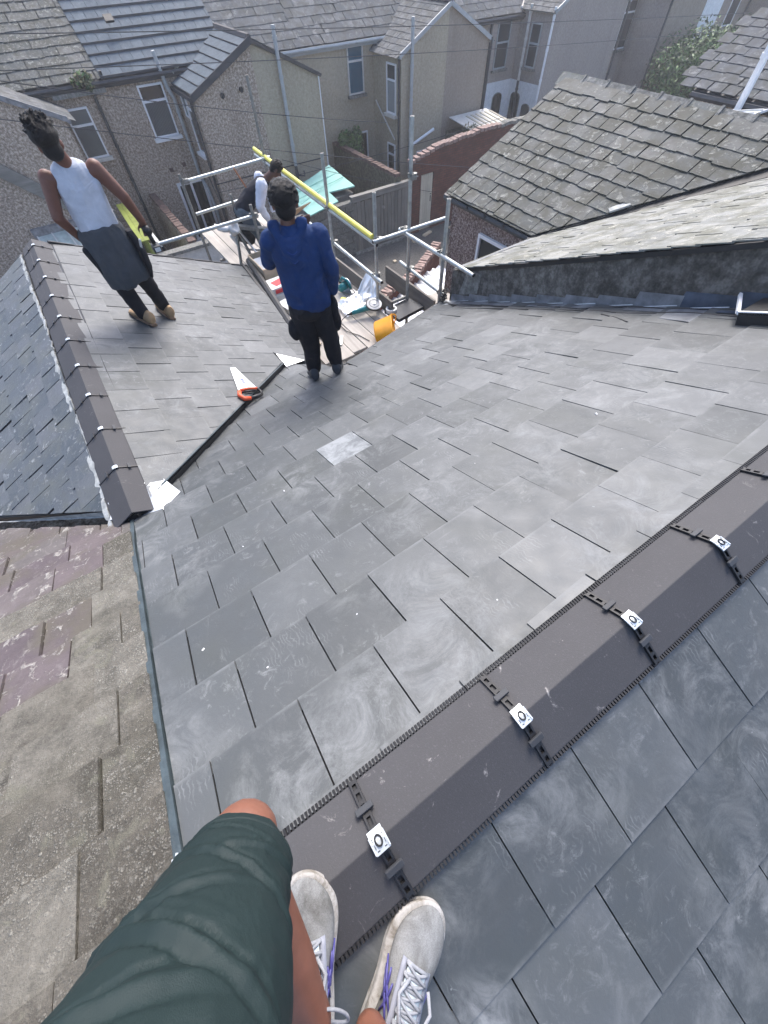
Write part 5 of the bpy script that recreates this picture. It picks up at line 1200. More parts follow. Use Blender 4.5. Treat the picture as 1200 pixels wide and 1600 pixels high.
b.add(V, [(i * n + k_, i * n + (k_ + 1) % n, (i + 1) * n + (k_ + 1) % n, (i + 1) * n + k_) for i in range(6) for k_ in range(n)]); b.add([V[k_] for k_ in range(n)], [tuple(range(n))]); b.add([V[6 * n + k_] for k_ in range(n)], [tuple(range(n))])
b.tube([Mr @ Vector(p) for p in ((-.08, 0, .05), (-.15, .02, .02), (-.20, .06, -.04), (-.19, .12, -.12))], [.04, .045, .035, .015], 10)
o = b.obj('white_bag', MT['paper'], smooth=True); tag(o, 'crumpled white bag hanging on the trestle behind the bending man', 'bag')
b = B(); b.tube([(2.66, 7.40, -.72), (2.86, 7.33, -1.20)], .012, 8); o = b.obj('copper_pipe', MT['copper']); tag(o, 'slim copper coloured rod standing up behind the bending man', 'rod')
b = B(); b.box((2.92, 6.6, -1.30), (.34, .46, .012), Matrix.Rotation(.3, 3, 'Z') @ Matrix.Rotation(-.55, 3, 'X')); o = b.obj('cardboard', MT['card'])
tag(o, 'brown cardboard piece seen past the right shoulder of the hooded man', 'cardboard')
o.matrix_basis = Matrix.Translation((.25, -.1, .15))
# coil and clamps by the corner post
cc_ = thing('cable_coil', 'black cable bundle heaped at the corner post by the verge wall', 'cable', (3.9, 3.65, -1.5))
b = B(); random.seed(12)
pts = [(3.90 + .055 * math.cos(a * 1.0) + random.uniform(-.015, .015), 3.64 + .045 * math.sin(a * 1.1) + random.uniform(-.015, .015), zB(3.64) + .05 + .0025 * i + random.uniform(-.01, .01)) for i, a in enumerate([k_ * .55 for k_ in range(52)])]
b.tube(pts, .010, 6); b.obj('coil', MT['black_plastic'], cc_)
# cables along the verge
def cable(pts, label, r=.0065):
    P = [Vector((x, y, zB(y) + .022)) for x, y in pts]; Q = []
    for i in range(len(P) - 1):
        p0, p1, p2, p3 = P[max(i - 1, 0)], P[i], P[i + 1], P[min(i + 2, len(P) - 1)]
        for s_ in range(5):
            t_ = s_ / 5; Q.append(.5 * ((2 * p1) + (p2 - p0) * t_ + (2 * p0 - 5 * p1 + 4 * p2 - p3) * t_ ** 2 + (3 * p1 - p0 - 3 * p2 + p3) * t_ ** 3))
    Q.append(P[-1]); b = B(); b.tube(Q, r, 8); o = b.obj('cable', MT['black_plastic'], smooth=True); tag(o, label, 'cable')
cable([(3.90, 3.60), (3.78, 3.25), (3.81, 2.9), (3.83, 2.43), (3.87, 2.02), (3.84, 1.7), (3.91, 1.38), (3.99, 1.22), (4.0 - .07, .98), (3.93, .74), (3.95, .42), (3.93, .2)][:7] + [(3.93, 1.2), (3.91, .98), (3.93, .74), (3.92, .42), (3.94, .1)], 'upper black cable running along the lead flashings')
cable([(3.88, 3.58), (3.70, 3.1), (3.74, 2.6), (3.76, 2.2), (3.78, 1.9), (3.79, 1.6), (3.80, 1.42), (3.77, 1.25), (3.80, 1.05), (3.84, .8), (3.80, .5), (3.83, .2), (3.8, -.1)], 'lower black cable lying on the slates near the verge')
cable([(3.72, 1.38), (3.66, 1.22), (3.58, 1.08)], 'short loose cable end on the slates below the flashings')
# box at right edge
vx = thing('roof_window', 'dark metal framed box with a white rim at the right edge of the slope', 'box', (3.95, .3, -.1))
b = B(); b.box((3.80, .28, zB(.28) + .05), (.30, .36, .10), Matrix.Rotation(-TB, 3, 'X')); b.obj('frame', MT['black_plastic'], vx)
b = B(); b.bar((3.66, .47, zB(.47) + .10), (3.95, .60, zB(.60) + .13), .02, .02); b.bar((3.66, .47, zB(.47) + .10), (3.66, .12, zB(.12) + .10), .02, .02); b.obj('rim', MT['upvc'], vx)
b = B(); b.prism([(3.64, .62, zB(.62) + .02), (3.90, .66, zB(.66) + .02), (3.93, .95, zB(.95) + .02), (3.70, .92, zB(.92) + .02)], (0, 0, .003)); b.obj('lead_flap', MT['lead'], vx)
# ---------------------------------------------------------------- handsaw on slope A
hs = thing('handsaw', 'handsaw with pale blade and orange and black handle lying on the left slope', 'handsaw', (.88, 3.2, zA(.88)))
def PA(x, y, h=.0): return Vector((x, y, zA(x) + .026 + h))
tip = (.900, 3.545); heel = (.800, 3.0)
b = B(); b.prism([PA(.872, 3.535, .004), PA(.925, 3.545, .004), PA(.985, 3.13, .012), PA(.79, 3.05, .012)], (0, 0, .0015)); bl = b.obj('blade', MT['steel_blade'], hs)
b = B(); 
for j, (dx, dy) in enumerate(((0, 0), (.0, -.035), (.0, -.07))): b.box(PA(.905 + dx, 3.30 + dy, .0125), (.035, .02, .001), Matrix.Rotation(TA, 3, 'Y'))
b.obj('blade_print', MT['blue_ink'], bl)
b = B(); b.tube([PA(.80, 3.06, .02), PA(.775, 2.99, .02), PA(.80, 2.93, .022), PA(.86, 2.935, .022)], [.020, .022, .022, .018], 8); b.tube([PA(.82, 3.08, .02), PA(.90, 3.11, .02), PA(.985, 3.11, .02)], [.017, .016, .014], 8); b.obj('handle', MT['orange'], hs, smooth=True)
b = B(); b.tube([PA(.86, 2.935, .022), PA(.92, 2.96, .022), PA(.985, 3.0, .022)], [.021, .021, .018], 8); b.tube([PA(.985, 3.0, .02), PA(1.0, 3.06, .02), PA(.985, 3.11, .02)], [.015, .014, .014], 8); b.tube([PA(.845, 3.055, .02), PA(.95, 3.075, .02)], .012, 8); b.obj('grip', MT['black_plastic'], hs, smooth=True)
# chips on the slates
random.seed(31)
lab = ['tiny white mortar chip on the dark slates', ]
for i, (x, y) in enumerate(((.47, .16), (.49, .28), (.6, -.05), (1.45, .55), (.2, .9), (-.1, .42), (.55, 1.2), (1.1, .3), (.1, .18), (2.2, .4), (.9, -.12), (-.18, .55))):
    s_ = random.uniform(.004, .009); b = B(); b.box((x, y, zB(y) + .021), (s_ * 1.6, s_, s_ * .6), rotz(random.uniform(0, 3))); o = b.obj('mortar_chip', MT['paper']); o['group'] = 'chips on the main slope'; tag(o, 'tiny white mortar chip loose on the dark slates of the main slope', 'chip')
# ---------------------------------------------------------------- people
def rings(b, secs, n=20, cap=True):
    """secs: (centre, half-width vector, half-depth vector)"""
    base = len(b.V)
    for c, u, v in secs:
        c, u, v = Vector(c), Vector(u), Vector(v)
        for k in range(n):
            a = 2 * math.pi * k / n; b.V.append(c + u * math.cos(a) + v * math.sin(a))
    for i in range(len(secs) - 1):
        for k in range(n):
            a = base + i * n + k; e = base + i * n + (k + 1) % n; b.F.append((a, e, e + n, a + n)); b.MI.append(0)
    if cap:
        b.F.append(tuple(base + k for k in range(n))[::-1]); b.F.append(tuple(base + (len(secs) - 1) * n + k for k in range(n))); b.MI += [0, 0]
def ell(b, c, r, rot=None, nu=16, nv=10):
    c = Vector(c); base = len(b.V); V = []
    for j in range(1, nv):
        ph = math.pi * j / nv
        for k in range(nu):
            a = 2 * math.pi * k / nu; p = Vector((r[0] * math.sin(ph) * math.cos(a), r[1] * math.sin(ph) * math.sin(a), r[2] * math.cos(ph)))
            V.append(c + (rot @ p if rot is not None else p))
    t = Vector((0, 0, r[2])); V += [c + (rot @ t if rot is not None else t), c - (rot @ t if rot is not None else t)]
    F = [(j * nu + k, j * nu + (k + 1) % nu, (j + 1) * nu + (k + 1) % nu, (j + 1) * nu + k) for j in range(nv - 2) for k in range(nu)]
    T = (nv - 1) * nu
    F += [(T, (k + 1) % nu, k) for k in range(nu)] + [(T + 1, (nv - 2) * nu + k, (nv - 2) * nu + (k + 1) % nu) for k in range(nu)]
    b.add(V, F)
def cap_(b, p, q, r0, r1, n=14):
    p, q = Vector(p), Vector(q); d = q - p; L = max(d.length, 1e-5); d /= L
    pts = []; rr = []
    for k in (0, 25, 50, 75): a = R(k); pts.append(p - d * r0 * math.cos(a)); rr.append(max(r0 * math.sin(a), .0008))
    m = 3
    for k in range(m + 1): pts.append(p + d * L * k / m); rr.append(r0 + (r1 - r0) * k / m)
    for k in (75, 50, 25, 0): a = R(k); pts.append(q + d * r1 * math.cos(a)); rr.append(max(r1 * math.sin(a), .0008))
    b.tube(pts, rr, n)
def chain(b, pts, rr):
    for i in range(len(pts) - 1): cap_(b, pts[i], pts[i + 1], rr[i], rr[i + 1])
def sculpt(b, name, mat, parent, voxel=.01, smooth=4, disp=None, sub=False, fac=.5):
    m = bpy.data.meshes.new(name); m.from_pydata([tuple(v) for v in b.V], [], b.F); m.update()
    o = bpy.data.objects.new(name + '_src', m); COL.objects.link(o)
    bm = bmesh.new(); bm.from_mesh(m); bmesh.ops.recalc_face_normals(bm, faces=bm.faces); bm.to_mesh(m); bm.free()
    md = o.modifiers.new('r', 'REMESH'); md.mode = 'VOXEL'; md.voxel_size = voxel
    sm = o.modifiers.new('s', 'SMOOTH'); sm.factor = fac; sm.iterations = smooth
    dg = bpy.context.evaluated_depsgraph_get(); dg.update()
    me = bpy.data.meshes.new_from_object(o.evaluated_get(dg)); me.name = name
    bpy.data.objects.remove(o); bpy.data.meshes.remove(m)
    me.materials.clear(); me.materials.append(MT[mat])
    if disp:
        ns = [v.normal.copy() for v in me.vertices]
        for v, n_ in zip(me.vertices, ns): v.co = v.co + n_ * disp(v.co, n_)
    me.polygons.foreach_set('use_smooth', [True] * len(me.polygons)); me.update()
    return link(name, me, parent)
def wrinkle(amp, f, stretch=(1, 1, 1), seed=0):
    def d(p, n):
        q = Vector((p.x * stretch[0], p.y * stretch[1], p.z * stretch[2])) * f + Vector((seed, 0, 0))
        a = noise.noise(q); return amp * ((1 - abs(a) * 2.2) * .7 + .5 * noise.noise(q * 2.3))
    return d
def hand(b, wrist, dirv, palm_n, side, size=1.0, curl=.5, thumb=1):
    """wrist point, finger direction, palm normal (towards the curl), side = thumb side vector"""
    d, nrm, s = Vector(dirv).normalized(), Vector(palm_n).normalized(), Vector(side).normalized()
    w = Vector(wrist); k = size
    rot = Matrix((s, nrm, d)).transposed()
    ell(b, w + d * .045 * k, (.040 * k, .016 * k, .052 * k), rot)
    for i, (off, L) in enumerate(((.030, .068), (.010, .078), (-.010, .073), (-.029, .058))):
        p = w + d * .080 * k + s * off * k; a = curl * (.6 + .12 * i); cur = d.copy(); rr = .0092 * k
        for j, fl in enumerate((.45, .32, .23)):
            ax = s; cur = (Matrix.Rotation(0, 3, 'X') @ cur); cur = (d * math.cos(a * (j + .6)) + nrm * math.sin(a * (j + .6))).normalized()
            q = p + cur * L * fl * k; cap_(b, p, q, rr, rr * .92, 8); p = q; rr *= .92
    p = w + d * .020 * k + s * .030 * k; q = p + (s * .75 + d * .65 + nrm * .25).normalized() * .038 * k; r2 = q + (d * .8 + s * .15 + nrm * .45).normalized() * .032 * k
    cap_(b, p, q, .012 * k, .0105 * k, 8); cap_(b, q, r2, .0105 * k, .009 * k, 8)
def head(b, c, f, up, s=1.0):
    c, f, up = Vector(c), Vector(f).normalized(), Vector(up).normalized(); l = f.cross(up).normalized(); up = l.cross(f); rot = Matrix((l, f, up)).transposed()
    ell(b, c + up * .02 * s - f * .008 * s, (.074 * s, .094 * s, .094 * s), rot); ell(b, c - up * .045 * s + f * .022 * s, (.056 * s, .066 * s, .070 * s), rot)
    ell(b, c - up * .095 * s + f * .052 * s, (.026 * s, .022 * s, .018 * s), rot)                      # chin
    cap_(b, c + f * .088 * s + up * .005 * s, c + f * .105 * s - up * .032 * s, .009 * s, .014 * s, 8)   # nose
    ell(b, c + f * .080 * s - up * .062 * s, (.024 * s, .012 * s, .010 * s), rot)                      # lips
    ell(b, c + f * .080 * s + up * .026 * s, (.05 * s, .012 * s, .009 * s), rot)                       # brow
    for sg in (-1, 1):
        r2 = rot @ Matrix.Rotation(sg * -.35, 3, 'Z'); ell(b, c + l * sg * .079 * s - up * .012 * s - f * .005 * s, (.009 * s, .020 * s, .031 * s), r2)
def face(c, f, up, s, parent):
    c, f, up = Vector(c), Vector(f).normalized(), Vector(up).normalized(); l = f.cross(up).normalized(); up = l.cross(f); rot = Matrix((l, f, up)).transposed()
    for sg in (-1, 1):
        b = B(); ell(b, c + f * .086 * s + l * sg * .030 * s + up * .004 * s, (.012 * s, .007 * s, .006 * s), rot, 10, 8); e = b.obj('eye', MT['paper'], parent, smooth=True)
        b = B(); ell(b, c + f * .0925 * s + l * sg * .030 * s + up * .004 * s, (.0048 * s, .002 * s, .0048 * s), rot, 10, 6); b.obj('iris', MT['black_plastic'], e, smooth=True)
def hair_(parent, c, f, up, s, mode):
    c, f, up = Vector(c), Vector(f).normalized(), Vector(up).normalized(); l = f.cross(up).normalized(); up = l.cross(f); rot = Matrix((l, f, up)).transposed()
    b = B(); rnd = random.Random(5)
    if mode == 'high':
        ell(b, c + up * .035 * s - f * .012 * s, (.079 * s, .097 * s, .086 * s), rot); ell(b, c - up * .03 * s - f * .04 * s, (.066 * s, .055 * s, .06 * s), rot); ell(b, c + up * .050 * s - f * .022 * s, (.092 * s, .104 * s, .075 * s), rot)
        for i in range(260):
            a = rnd.uniform(0, 2 * math.pi); ph = rnd.uniform(0, 1.25); d = l * math.sin(ph) * math.cos(a) + f * math.sin(ph) * math.sin(a) + up * math.cos(ph)
            p = c + up * .045 * s - f * .020 * s + Vector(d) * .088 * s; L = rnd.uniform(.012, .034) * (1.3 if ph < .8 else .8) * s; q = p + (d + Vector((rnd.gauss(0, .35), rnd.gauss(0, .35), rnd.gauss(0, .3)))).normalized() * L
            cap_(b, p, q, .012 * s, .005 * s, 6)
    elif mode == 'curly':
        ell(b, c + up * .030 * s - f * .012 * s, (.084 * s, .100 * s, .094 * s), rot); ell(b, c - up * .035 * s - f * .045 * s, (.068 * s, .052 * s, .058 * s), rot)
        for i in range(260):
            a = rnd.uniform(0, 2 * math.pi); ph = rnd.uniform(0, 1.9); d = l * math.sin(ph) * math.cos(a) + f * math.sin(ph) * math.sin(a) + up * math.cos(ph)
            if d.dot(f) > .55 and d.dot(up) < .35: continue
            p = c + up * .028 * s - f * .012 * s + Vector(d) * .090 * s; ell(b, p, (.0125 * s, .0125 * s, .010 * s), None, 6, 5)
    else:
        ell(b, c + up * .028 * s - f * .012 * s, (.080 * s, .098 * s, .093 * s), rot); ell(b, c - up * .03 * s - f * .045 * s, (.064 * s, .050 * s, .055 * s), rot)
        for i in range(120):
            a = rnd.uniform(0, 2 * math.pi); ph = rnd.uniform(0, 1.3); d = l * math.sin(ph) * math.cos(a) + f * math.sin(ph) * math.sin(a) + up * math.cos(ph)
            p = c + up * .03 * s + Vector(d) * .082 * s; cap_(b, p, p + (d + up * .5).normalized() * .022 * s, .010 * s, .005 * s, 6)
    return sculpt(b, 'hair', 'hair', parent, .0065, 1)
def shoe_simple(b, heel, toe, up, w=.045, h=.09):
    heel, toe, up = Vector(heel), Vector(toe), Vector(up).normalized(); d = (toe - heel); L = d.length; d /= L; s = d.cross(up).normalized()
    secs = []
    for t_, ww, hh in ((0, .6, .55), (.06, .85, .95), (.25, .85, 1.0), (.45, .85, .8), (.65, 1.0, .58), (.85, .95, .46), (.97, .6, .33), (1, .2, .15)):
        c = heel + d * L * t_ + up * h * hh / 2; secs.append((c, s * w * ww, up * h * hh / 2))
    rings(b, secs, 14)
UP = Vector((0, 0, 1))

# --- man in white vest
def vec2(x, z, y=4.52): return Vector((x, y, z))
pp = thing('person', 'man in white sleeveless vest with a grey jacket tied round his waist, seen from behind', 'person', (.5, 4.6, -1.02))
HC = Vector((.402, 4.50, .475)); fdir = Vector((.10, 1, -.12))
b = B(); head(b, HC, fdir, (-.06, .05, 1), 1.03)
cap_(b, (.415, 4.49, .46), (.44, 4.52, .33), .052, .060)
rings(b, [((.44, 4.54, .34), (.10, 0, 0), (0, .05, 0)), ((.44, 4.54, .29), (.175, 0, -.0), (0, .075, 0)), ((.44, 4.54, .18), (.17, 0, 0), (0, .10, 0)), ((.43, 4.54, .02), (.15, 0, 0), (0, .095, 0)), ((.42, 4.54, -.12), (.145, 0, 0), (0, .09, 0)), ((.42, 4.54, -.24), (.16, 0, 0), (0, .10, 0))])
chain(b, [(.255, 4.53, .285), (.165, 4.50, .04), (.235, 4.60, -.165)], [.060, .046, .030]); chain(b, [(.628, 4.53, .285), (.735, 4.50, .07), (.795, 4.58, -.155)], [.062, .047, .032])
ell(b, (.27, 4.53, .27), (.06, .06, .06)); ell(b, (.61, 4.53, .27), (.06, .06, .06))
hand(b, (.238, 4.605, -.165), (.25, .25, -1), (1, .1, .2), (0, -1, 0), .95, .8); hand(b, (.795, 4.585, -.16), (.0, .35, -1), (-.2, -1, -.2), (-1, .2, 0), .95, 1.3)
chain(b, [(.35, 4.54, -.26), (.352, 4.53, -.62), (.385, 4.50, -.93)], [.078, .055, .038]); chain(b, [(.49, 4.55, -.26), (.575, 4.62, -.66), (.625, 4.70, -1.0)], [.078, .055, .038])
body = sculpt(b, 'body', 'skin_warm', pp, .0085, 3); face(HC, fdir, UP, 1.03, body)
hair_(body, HC, fdir, (-.10, 0, 1), 1.12, 'high')
b = B()
rings(b, [((.435, 4.535, .365), (.075, 0, 0), (0, .055, .0)), ((.44, 4.54, .33), (.125, 0, .0), (0, .078, 0)), ((.44, 4.54, .29), (.158, 0, 0), (0, .092, 0)), ((.44, 4.54, .20), (.170, 0, 0), (0, .115, 0)), ((.435, 4.54, .08), (.165, 0, 0), (0, .113, 0)), ((.43, 4.54, -.04), (.162, 0, 0), (0, .110, 0)), ((.42, 4.54, -.15), (.168, 0, 0), (0, .115, 0))])
sculpt(b, 'vest', 'white_vest', body, .008, 3, wrinkle(.011, 10, (1, 1, .35), 3))
b = B(); rings(b, [((.42, 4.54, -.085), (.165, 0, .0), (0, .118, 0)), ((.42, 4.54, -.14), (.188, 0, .01), (0, .135, 0)), ((.43, 4.53, -.30), (.200, 0, 0), (0, .155, 0)), ((.445, 4.52, -.46), (.205, 0, .02), (0, .165, 0)), ((.45, 4.52, -.56), (.200, 0, .03), (0, .160, 0))])
sculpt(b, 'tied_jacket', 'grey_apron', body, .009, 2, wrinkle(.019, 9, (1, 1, .3), 8))
b = B(); rings(b, [((.64, 4.50, -.16), (.03, 0, 0), (0, .05, 0)), ((.665, 4.47, -.30), (.04, .01, 0), (0, .09, 0)), ((.66, 4.46, -.46), (.03, .01, 0), (0, .085, 0)), ((.64, 4.47, -.56), (.015, 0, 0), (0, .05, 0))]); 
sculpt(b, 'tool_pouch', 'black_work', body, .009, 2)
b = B(); cap_(b, (.225, 4.52, -.24), (.262, 4.47, -.42), .035, .026); sculpt(b, 'tool_pouch', 'black_work', body, .009, 2)
b = B(); b.box((.675, 4.40, -.26), (.02, .012, .09), Matrix.Rotation(.3, 3, 'Y')); b.obj('chisel', MT['alu'], body)
b = B(); chain(b, [(.35, 4.54, -.30), (.352, 4.53, -.64), (.385, 4.50, -.87)], [.10, .076, .064]); chain(b, [(.50, 4.55, -.30), (.575, 4.62, -.66), (.625, 4.70, -.95)], [.10, .076, .064]); ell(b, (.43, 4.54, -.27), (.16, .12, .12))

sculpt(b, 'trousers', 'black_work', body, .009, 2, wrinkle(.008, 10, (1, 1, .9), 4))
for (hx, hy, tx, ty) in ((.43, 4.40, .285, 4.66), (.645, 4.60, .58, 4.90)):
    N = Vector((math.sin(TA), 0, math.cos(TA))); p = Vector((hx, hy, zA(hx) + .038)); q = Vector((tx, ty, zA(tx) + .038)); b = B(); shoe_simple(b, p, q, (.25, 0, 1), .058, .125); sb = sculpt(b, 'boot', 'tan_boot', body, .007, 2)
    b = B(); d = (q - p).normalized(); s_ = d.cross(N).normalized(); rings(b, [(p - d * .012 - N * .004, s_ * .035, N * .016), (p + d * .05 - N * .004, s_ * .052, N * .016), (p + d * .18 - N * .004, s_ * .056, N * .016), (q + d * .004 - N * .004, s_ * .03, N * .015)], 12); b.obj('sole', MT['brown_wood'], sb)
# cordless driver in his right hand
dr = thing('cordless_driver', 'black cordless driver with battery, held in the right hand of the man in the vest', 'power tool', (.82, 4.55, -.25))
b = B(); b.tube([(.80, 4.50, -.215), (.80, 4.66, -.225), (.80, 4.72, -.23)], [.034, .036, .022], 12); b.tube([(.80, 4.58, -.23), (.81, 4.565, -.34)], .020, 10); b.tube([(.80, 4.72, -.23), (.80, 4.80, -.235)], .010, 8); b.obj('body', MT['black_plastic'], dr, smooth=True)
b = B(); b.box((.812, 4.56, -.375), (.075, .11, .055)); o = b.obj('battery', MT['membrane'], dr); bevel(o, .006, 2); b = B(); b.box((.812, 4.503, -.375), (.05, .003, .035)); b.obj('battery_label', MT['paper'], o)

# --- man in blue hoodie
LAT = Vector((.925, -.38, 0)); FW = Vector((.38, .925, 0))
def h(a, f_, z): return Vector((1.60, 2.865, 0)) + LAT * a + FW * f_ + UP * z
pp = thing('person', 'man in royal blue hooded top and black work trousers standing at the inner roof corner', 'person', (1.62, 2.86, -1.2))
HC = h(-.020, .02, .290); fd = FW * 1.0 + LAT * .05 + UP * -.15
b = B(); head(b, HC, fd, (0, .05, 1), 1.08); cap_(b, HC + Vector((0, -.01, -.06)), h(-.03, -.01, .12), .054, .062)
rings(b, [(h(0, .0, .14), LAT * .10, FW * .05), (h(0, 0, .09), LAT * .17, FW * .075), (h(0, 0, -.05), LAT * .16, FW * .10), (h(.01, 0, -.25), LAT * .145, FW * .09), (h(.02, 0, -.45), LAT * .16, FW * .10)])
chain(b, [h(.185, 0, .08), h(.245, -.01, -.18), h(.235, .05, -.385)], [.05, .04, .028]); hand(b, h(.235, .055, -.385), (.0, .1, -1), -LAT + FW * .3, FW, .95, .6)
chain(b, [h(-.19, 0, .08), h(-.235, .13, -.13), h(.02, .27, .02)], [.05, .04, .028]); hand(b, h(.04, .27, .03), LAT * 1 + UP * .55, -FW, UP, .95, .7)
chain(b, [h(-.055, 0, -.45), h(-.03, .03, -.85), h(-.05, .03, -1.17)], [.08, .055, .038]); chain(b, [h(.09, 0, -.45), h(.155, .01, -.82), h(.175, .0, -1.10)], [.08, .055, .038])
body = sculpt(b, 'body', 'skin_brown', pp, .0085, 3); face(HC, fd, UP, 1.08, body); hair_(body, HC, fd, (0, 0, 1), 1.10, 'curly')
b = B()
rings(b, [(h(-.03, 0, .165), LAT * .075, FW * .06), (h(-.01, 0, .135), LAT * .13, FW * .085), (h(0, 0, .09), LAT * .188, FW * .105), (h(0, 0, -.02), LAT * .198, FW * .135), (h(.005, 0, -.18), LAT * .187, FW * .130), (h(.015, 0, -.33), LAT * .183, FW * .130), (h(.025, 0, -.42), LAT * .188, FW * .135), (h(.03, 0, -.46), LAT * .175, FW * .125)])
chain(b, [h(.185, 0, .07), h(.25, -.01, -.18), h(.24, .05, -.37)], [.074, .058, .042]); chain(b, [h(-.18, 0, .07), h(-.235, .13, -.13), h(-.02, .26, .0)], [.074, .058, .042])
sculpt(b, 'hooded_top', 'blue_hoodie', body, .0085, 2, wrinkle(.012, 8, (1, 1, .7), 6))
b = B()                                                     # hood lying on the back
N_ = 24
def hoodp(a, k_, out): return h(-.03 + math.cos(a) * (.120 - .012 * k_), .045 * abs(math.cos(a)) - .120 * math.sin(a) ** .8 * .0 - .085 - out * math.sin(a), .150 + .035 * abs(math.cos(a)) ** 2 - (.060 + .042 * k_) * math.sin(a))
for k_ in range(4):
    chain(b, [hoodp(math.pi * q / N_, k_, (.020, .040, .050, .046)[k_]) for q in range(N_ + 1)], [.026] * (N_ + 1))
hd = sculpt(b, 'hood', 'blue_hoodie', body, .0075, 3, wrinkle(.004, 16, (1, 1, 1), 2))
b = B(); b.tube([hoodp(math.pi * q / N_, 3.1, .073) for q in range(1, N_)], .0035, 6); b.tube([hoodp(math.pi * q / N_, 1.6, .073) for q in range(1, N_)], .003, 6); b.obj('hood_seam', MT['hoodie_trim'], hd)
b = B(); chain(b, [h(-.06, 0, -.46), h(-.035, .03, -.84), h(-.05, .025, -1.09)], [.108, .084, .070]); chain(b, [h(.10, 0, -.46), h(.155, .01, -.80), h(.175, -.005, -1.03)], [.108, .084, .070]); ell(b, h(.02, 0, -.46), (.17, .14, .11))
ell(b, h(-.16, .0, -.66), (.045, .06, .10)); ell(b, h(.24, 0, -.62), (.035, .05, .10)); ell(b, h(.23, -.02, -.50), (.03, .06, .12))
sculpt(b, 'trousers', 'black_work', body, .0085, 2, wrinkle(.008, 9, (1, 1, .8), 9))
for (p, q) in ((h(-.045, -.10, 0), h(-.09, .20, 0)), (h(.175, -.11, 0), h(.215, .18, 0))):
    p.z = zB(p.y) + .026; q.z = zB(q.y) + .026; b = B(); shoe_simple(b, p, q, (0, .3, 1), .056, .125); sculpt(b, 'boot', 'dark_boot', body, .007, 2)

# --- bending man
pp = thing('person', 'man in black vest with white sleeves bending forward over the trestle', 'person', (2.75, 7.3, PZ))
def j3(x, z, dy=0): return Vector((x, 7.40 - (x - 2.65) * .30 + dy, z))
HC = j3(3.27, -.80); fd = Vector((.75, -.25, -.75))
b = B(); head(b, HC, fd, (.55, -.1, .8), .95); cap_(b, j3(3.20, -.84), j3(3.06, -.93), .05, .058)
S_ = Vector((.3, .95, 0)).normalized()
def tor(x, z, w, d_): return (j3(x, z), S_ * w, Vector((-.62, .15, .75)).normalized() * d_)
rings(b, [tor(3.08, -.93, .10, .06), tor(3.02, -.96, .17, .09), tor(2.90, -1.04, .16, .10), tor(2.76, -1.15, .145, .10), tor(2.64, -1.25, .15, .11)])
nl = -S_ * .17; nr = S_ * .17
chain(b, [j3(3.0, -.93) + nl, j3(2.90, -1.19) + nl * 1.15, j3(2.98, -1.40) + nl * .7], [.052, .042, .03]); chain(b, [j3(3.0, -.93) + nr, j3(3.12, -1.17) + nr * .9, j3(3.10, -1.38) + nr * .3], [.052, .042, .03])
chain(b, [j3(2.64, -1.28) + nl * .5, j3(2.80, -1.60) + nl * .6, j3(2.82, -1.88) + nl * .6], [.085, .06, .04]); chain(b, [j3(2.62, -1.28) + nr * .4, j3(2.62, -1.70) + nr * .4, j3(2.42, -1.64) + nr * .4], [.085, .06, .04])
hand(b, j3(2.98, -1.41) + nl * .7, (.4, 0, -1), (-1, 0, 0), (0, -1, 0), .9, .8); hand(b, j3(3.10, -1.39) + nr * .3, (.2, 0, -1), (-1, 0, 0), (0, 1, 0), .9, .8)
body = sculpt(b, 'body', 'skin_dark', pp, .01, 3); face(HC, fd, (.6, 0, .8), .95, body); hr = hair_(body, HC, fd, (.6, -.1, .8), .98, 'short')
b = B(); rings(b, [tor(3.10, -.92, .09, .07), tor(3.03, -.95, .175, .105), tor(2.90, -1.03, .178, .125), tor(2.76, -1.14, .168, .125), tor(2.64, -1.24, .170, .13), tor(2.60, -1.30, .165, .13)]); sculpt(b, 'vest', 'black_vest', body, .0095, 2, wrinkle(.01, 9, (1, 1, 1), 1))
b = B(); chain(b, [j3(3.0, -.925) + nl * .95, j3(2.90, -1.18) + nl * 1.15, j3(2.97, -1.37) + nl * .75], [.088, .068, .050]); chain(b, [j3(3.0, -.925) + nr * .95, j3(3.12, -1.16) + nr * .9, j3(3.10, -1.34) + nr * .35], [.082, .062, .046]); sculpt(b, 'sleeves', 'white_sleeve', body, .009, 2, wrinkle(.009, 12, (1, 1, 1), 7))
b = B(); chain(b, [j3(2.97, -1.36) + nl * .75, j3(3.0, -1.45) + nl * .68], [.036, .046]); chain(b, [j3(3.10, -1.34) + nr * .3, j3(3.12, -1.43) + nr * .28], [.034, .045]); sculpt(b, 'gloves', 'glove', body, .008, 1)
b = B(); chain(b, [j3(2.64, -1.28) + nl * .5, j3(2.80, -1.60) + nl * .6, j3(2.84, -1.90) + nl * .6], [.12, .095, .075]); ell(b, j3(2.63, -1.28), (.14, .16, .13)); sculpt(b, 'trouser_leg', 'grey_work', body, .0095, 2, wrinkle(.01, 10, (1, 1, 1), 3))
b = B(); chain(b, [j3(2.60, -1.28) + nr * .4, j3(2.62, -1.70) + nr * .4, j3(2.45, -1.66) + nr * .4], [.125, .09, .065]); sculpt(b, 'trouser_leg', 'black_work', body, .0095, 2, wrinkle(.01, 10, (1, 1, 1), 5))
b = B(); shoe_simple(b, j3(2.38, -1.58) + nr * .4, j3(2.42, -1.83) + nr * .4, (-1, 0, 0), .045, .09); sculpt(b, 'shoe', 'paper', body, .008, 2)
b = B(); shoe_simple(b, j3(2.76, -1.99) + nl * .6, j3(3.02, -1.99) + nl * .6, (0, 0, 1), .045, .10); sculpt(b, 'shoe', 'dark_boot', body, .008, 2)
random.seed(17)

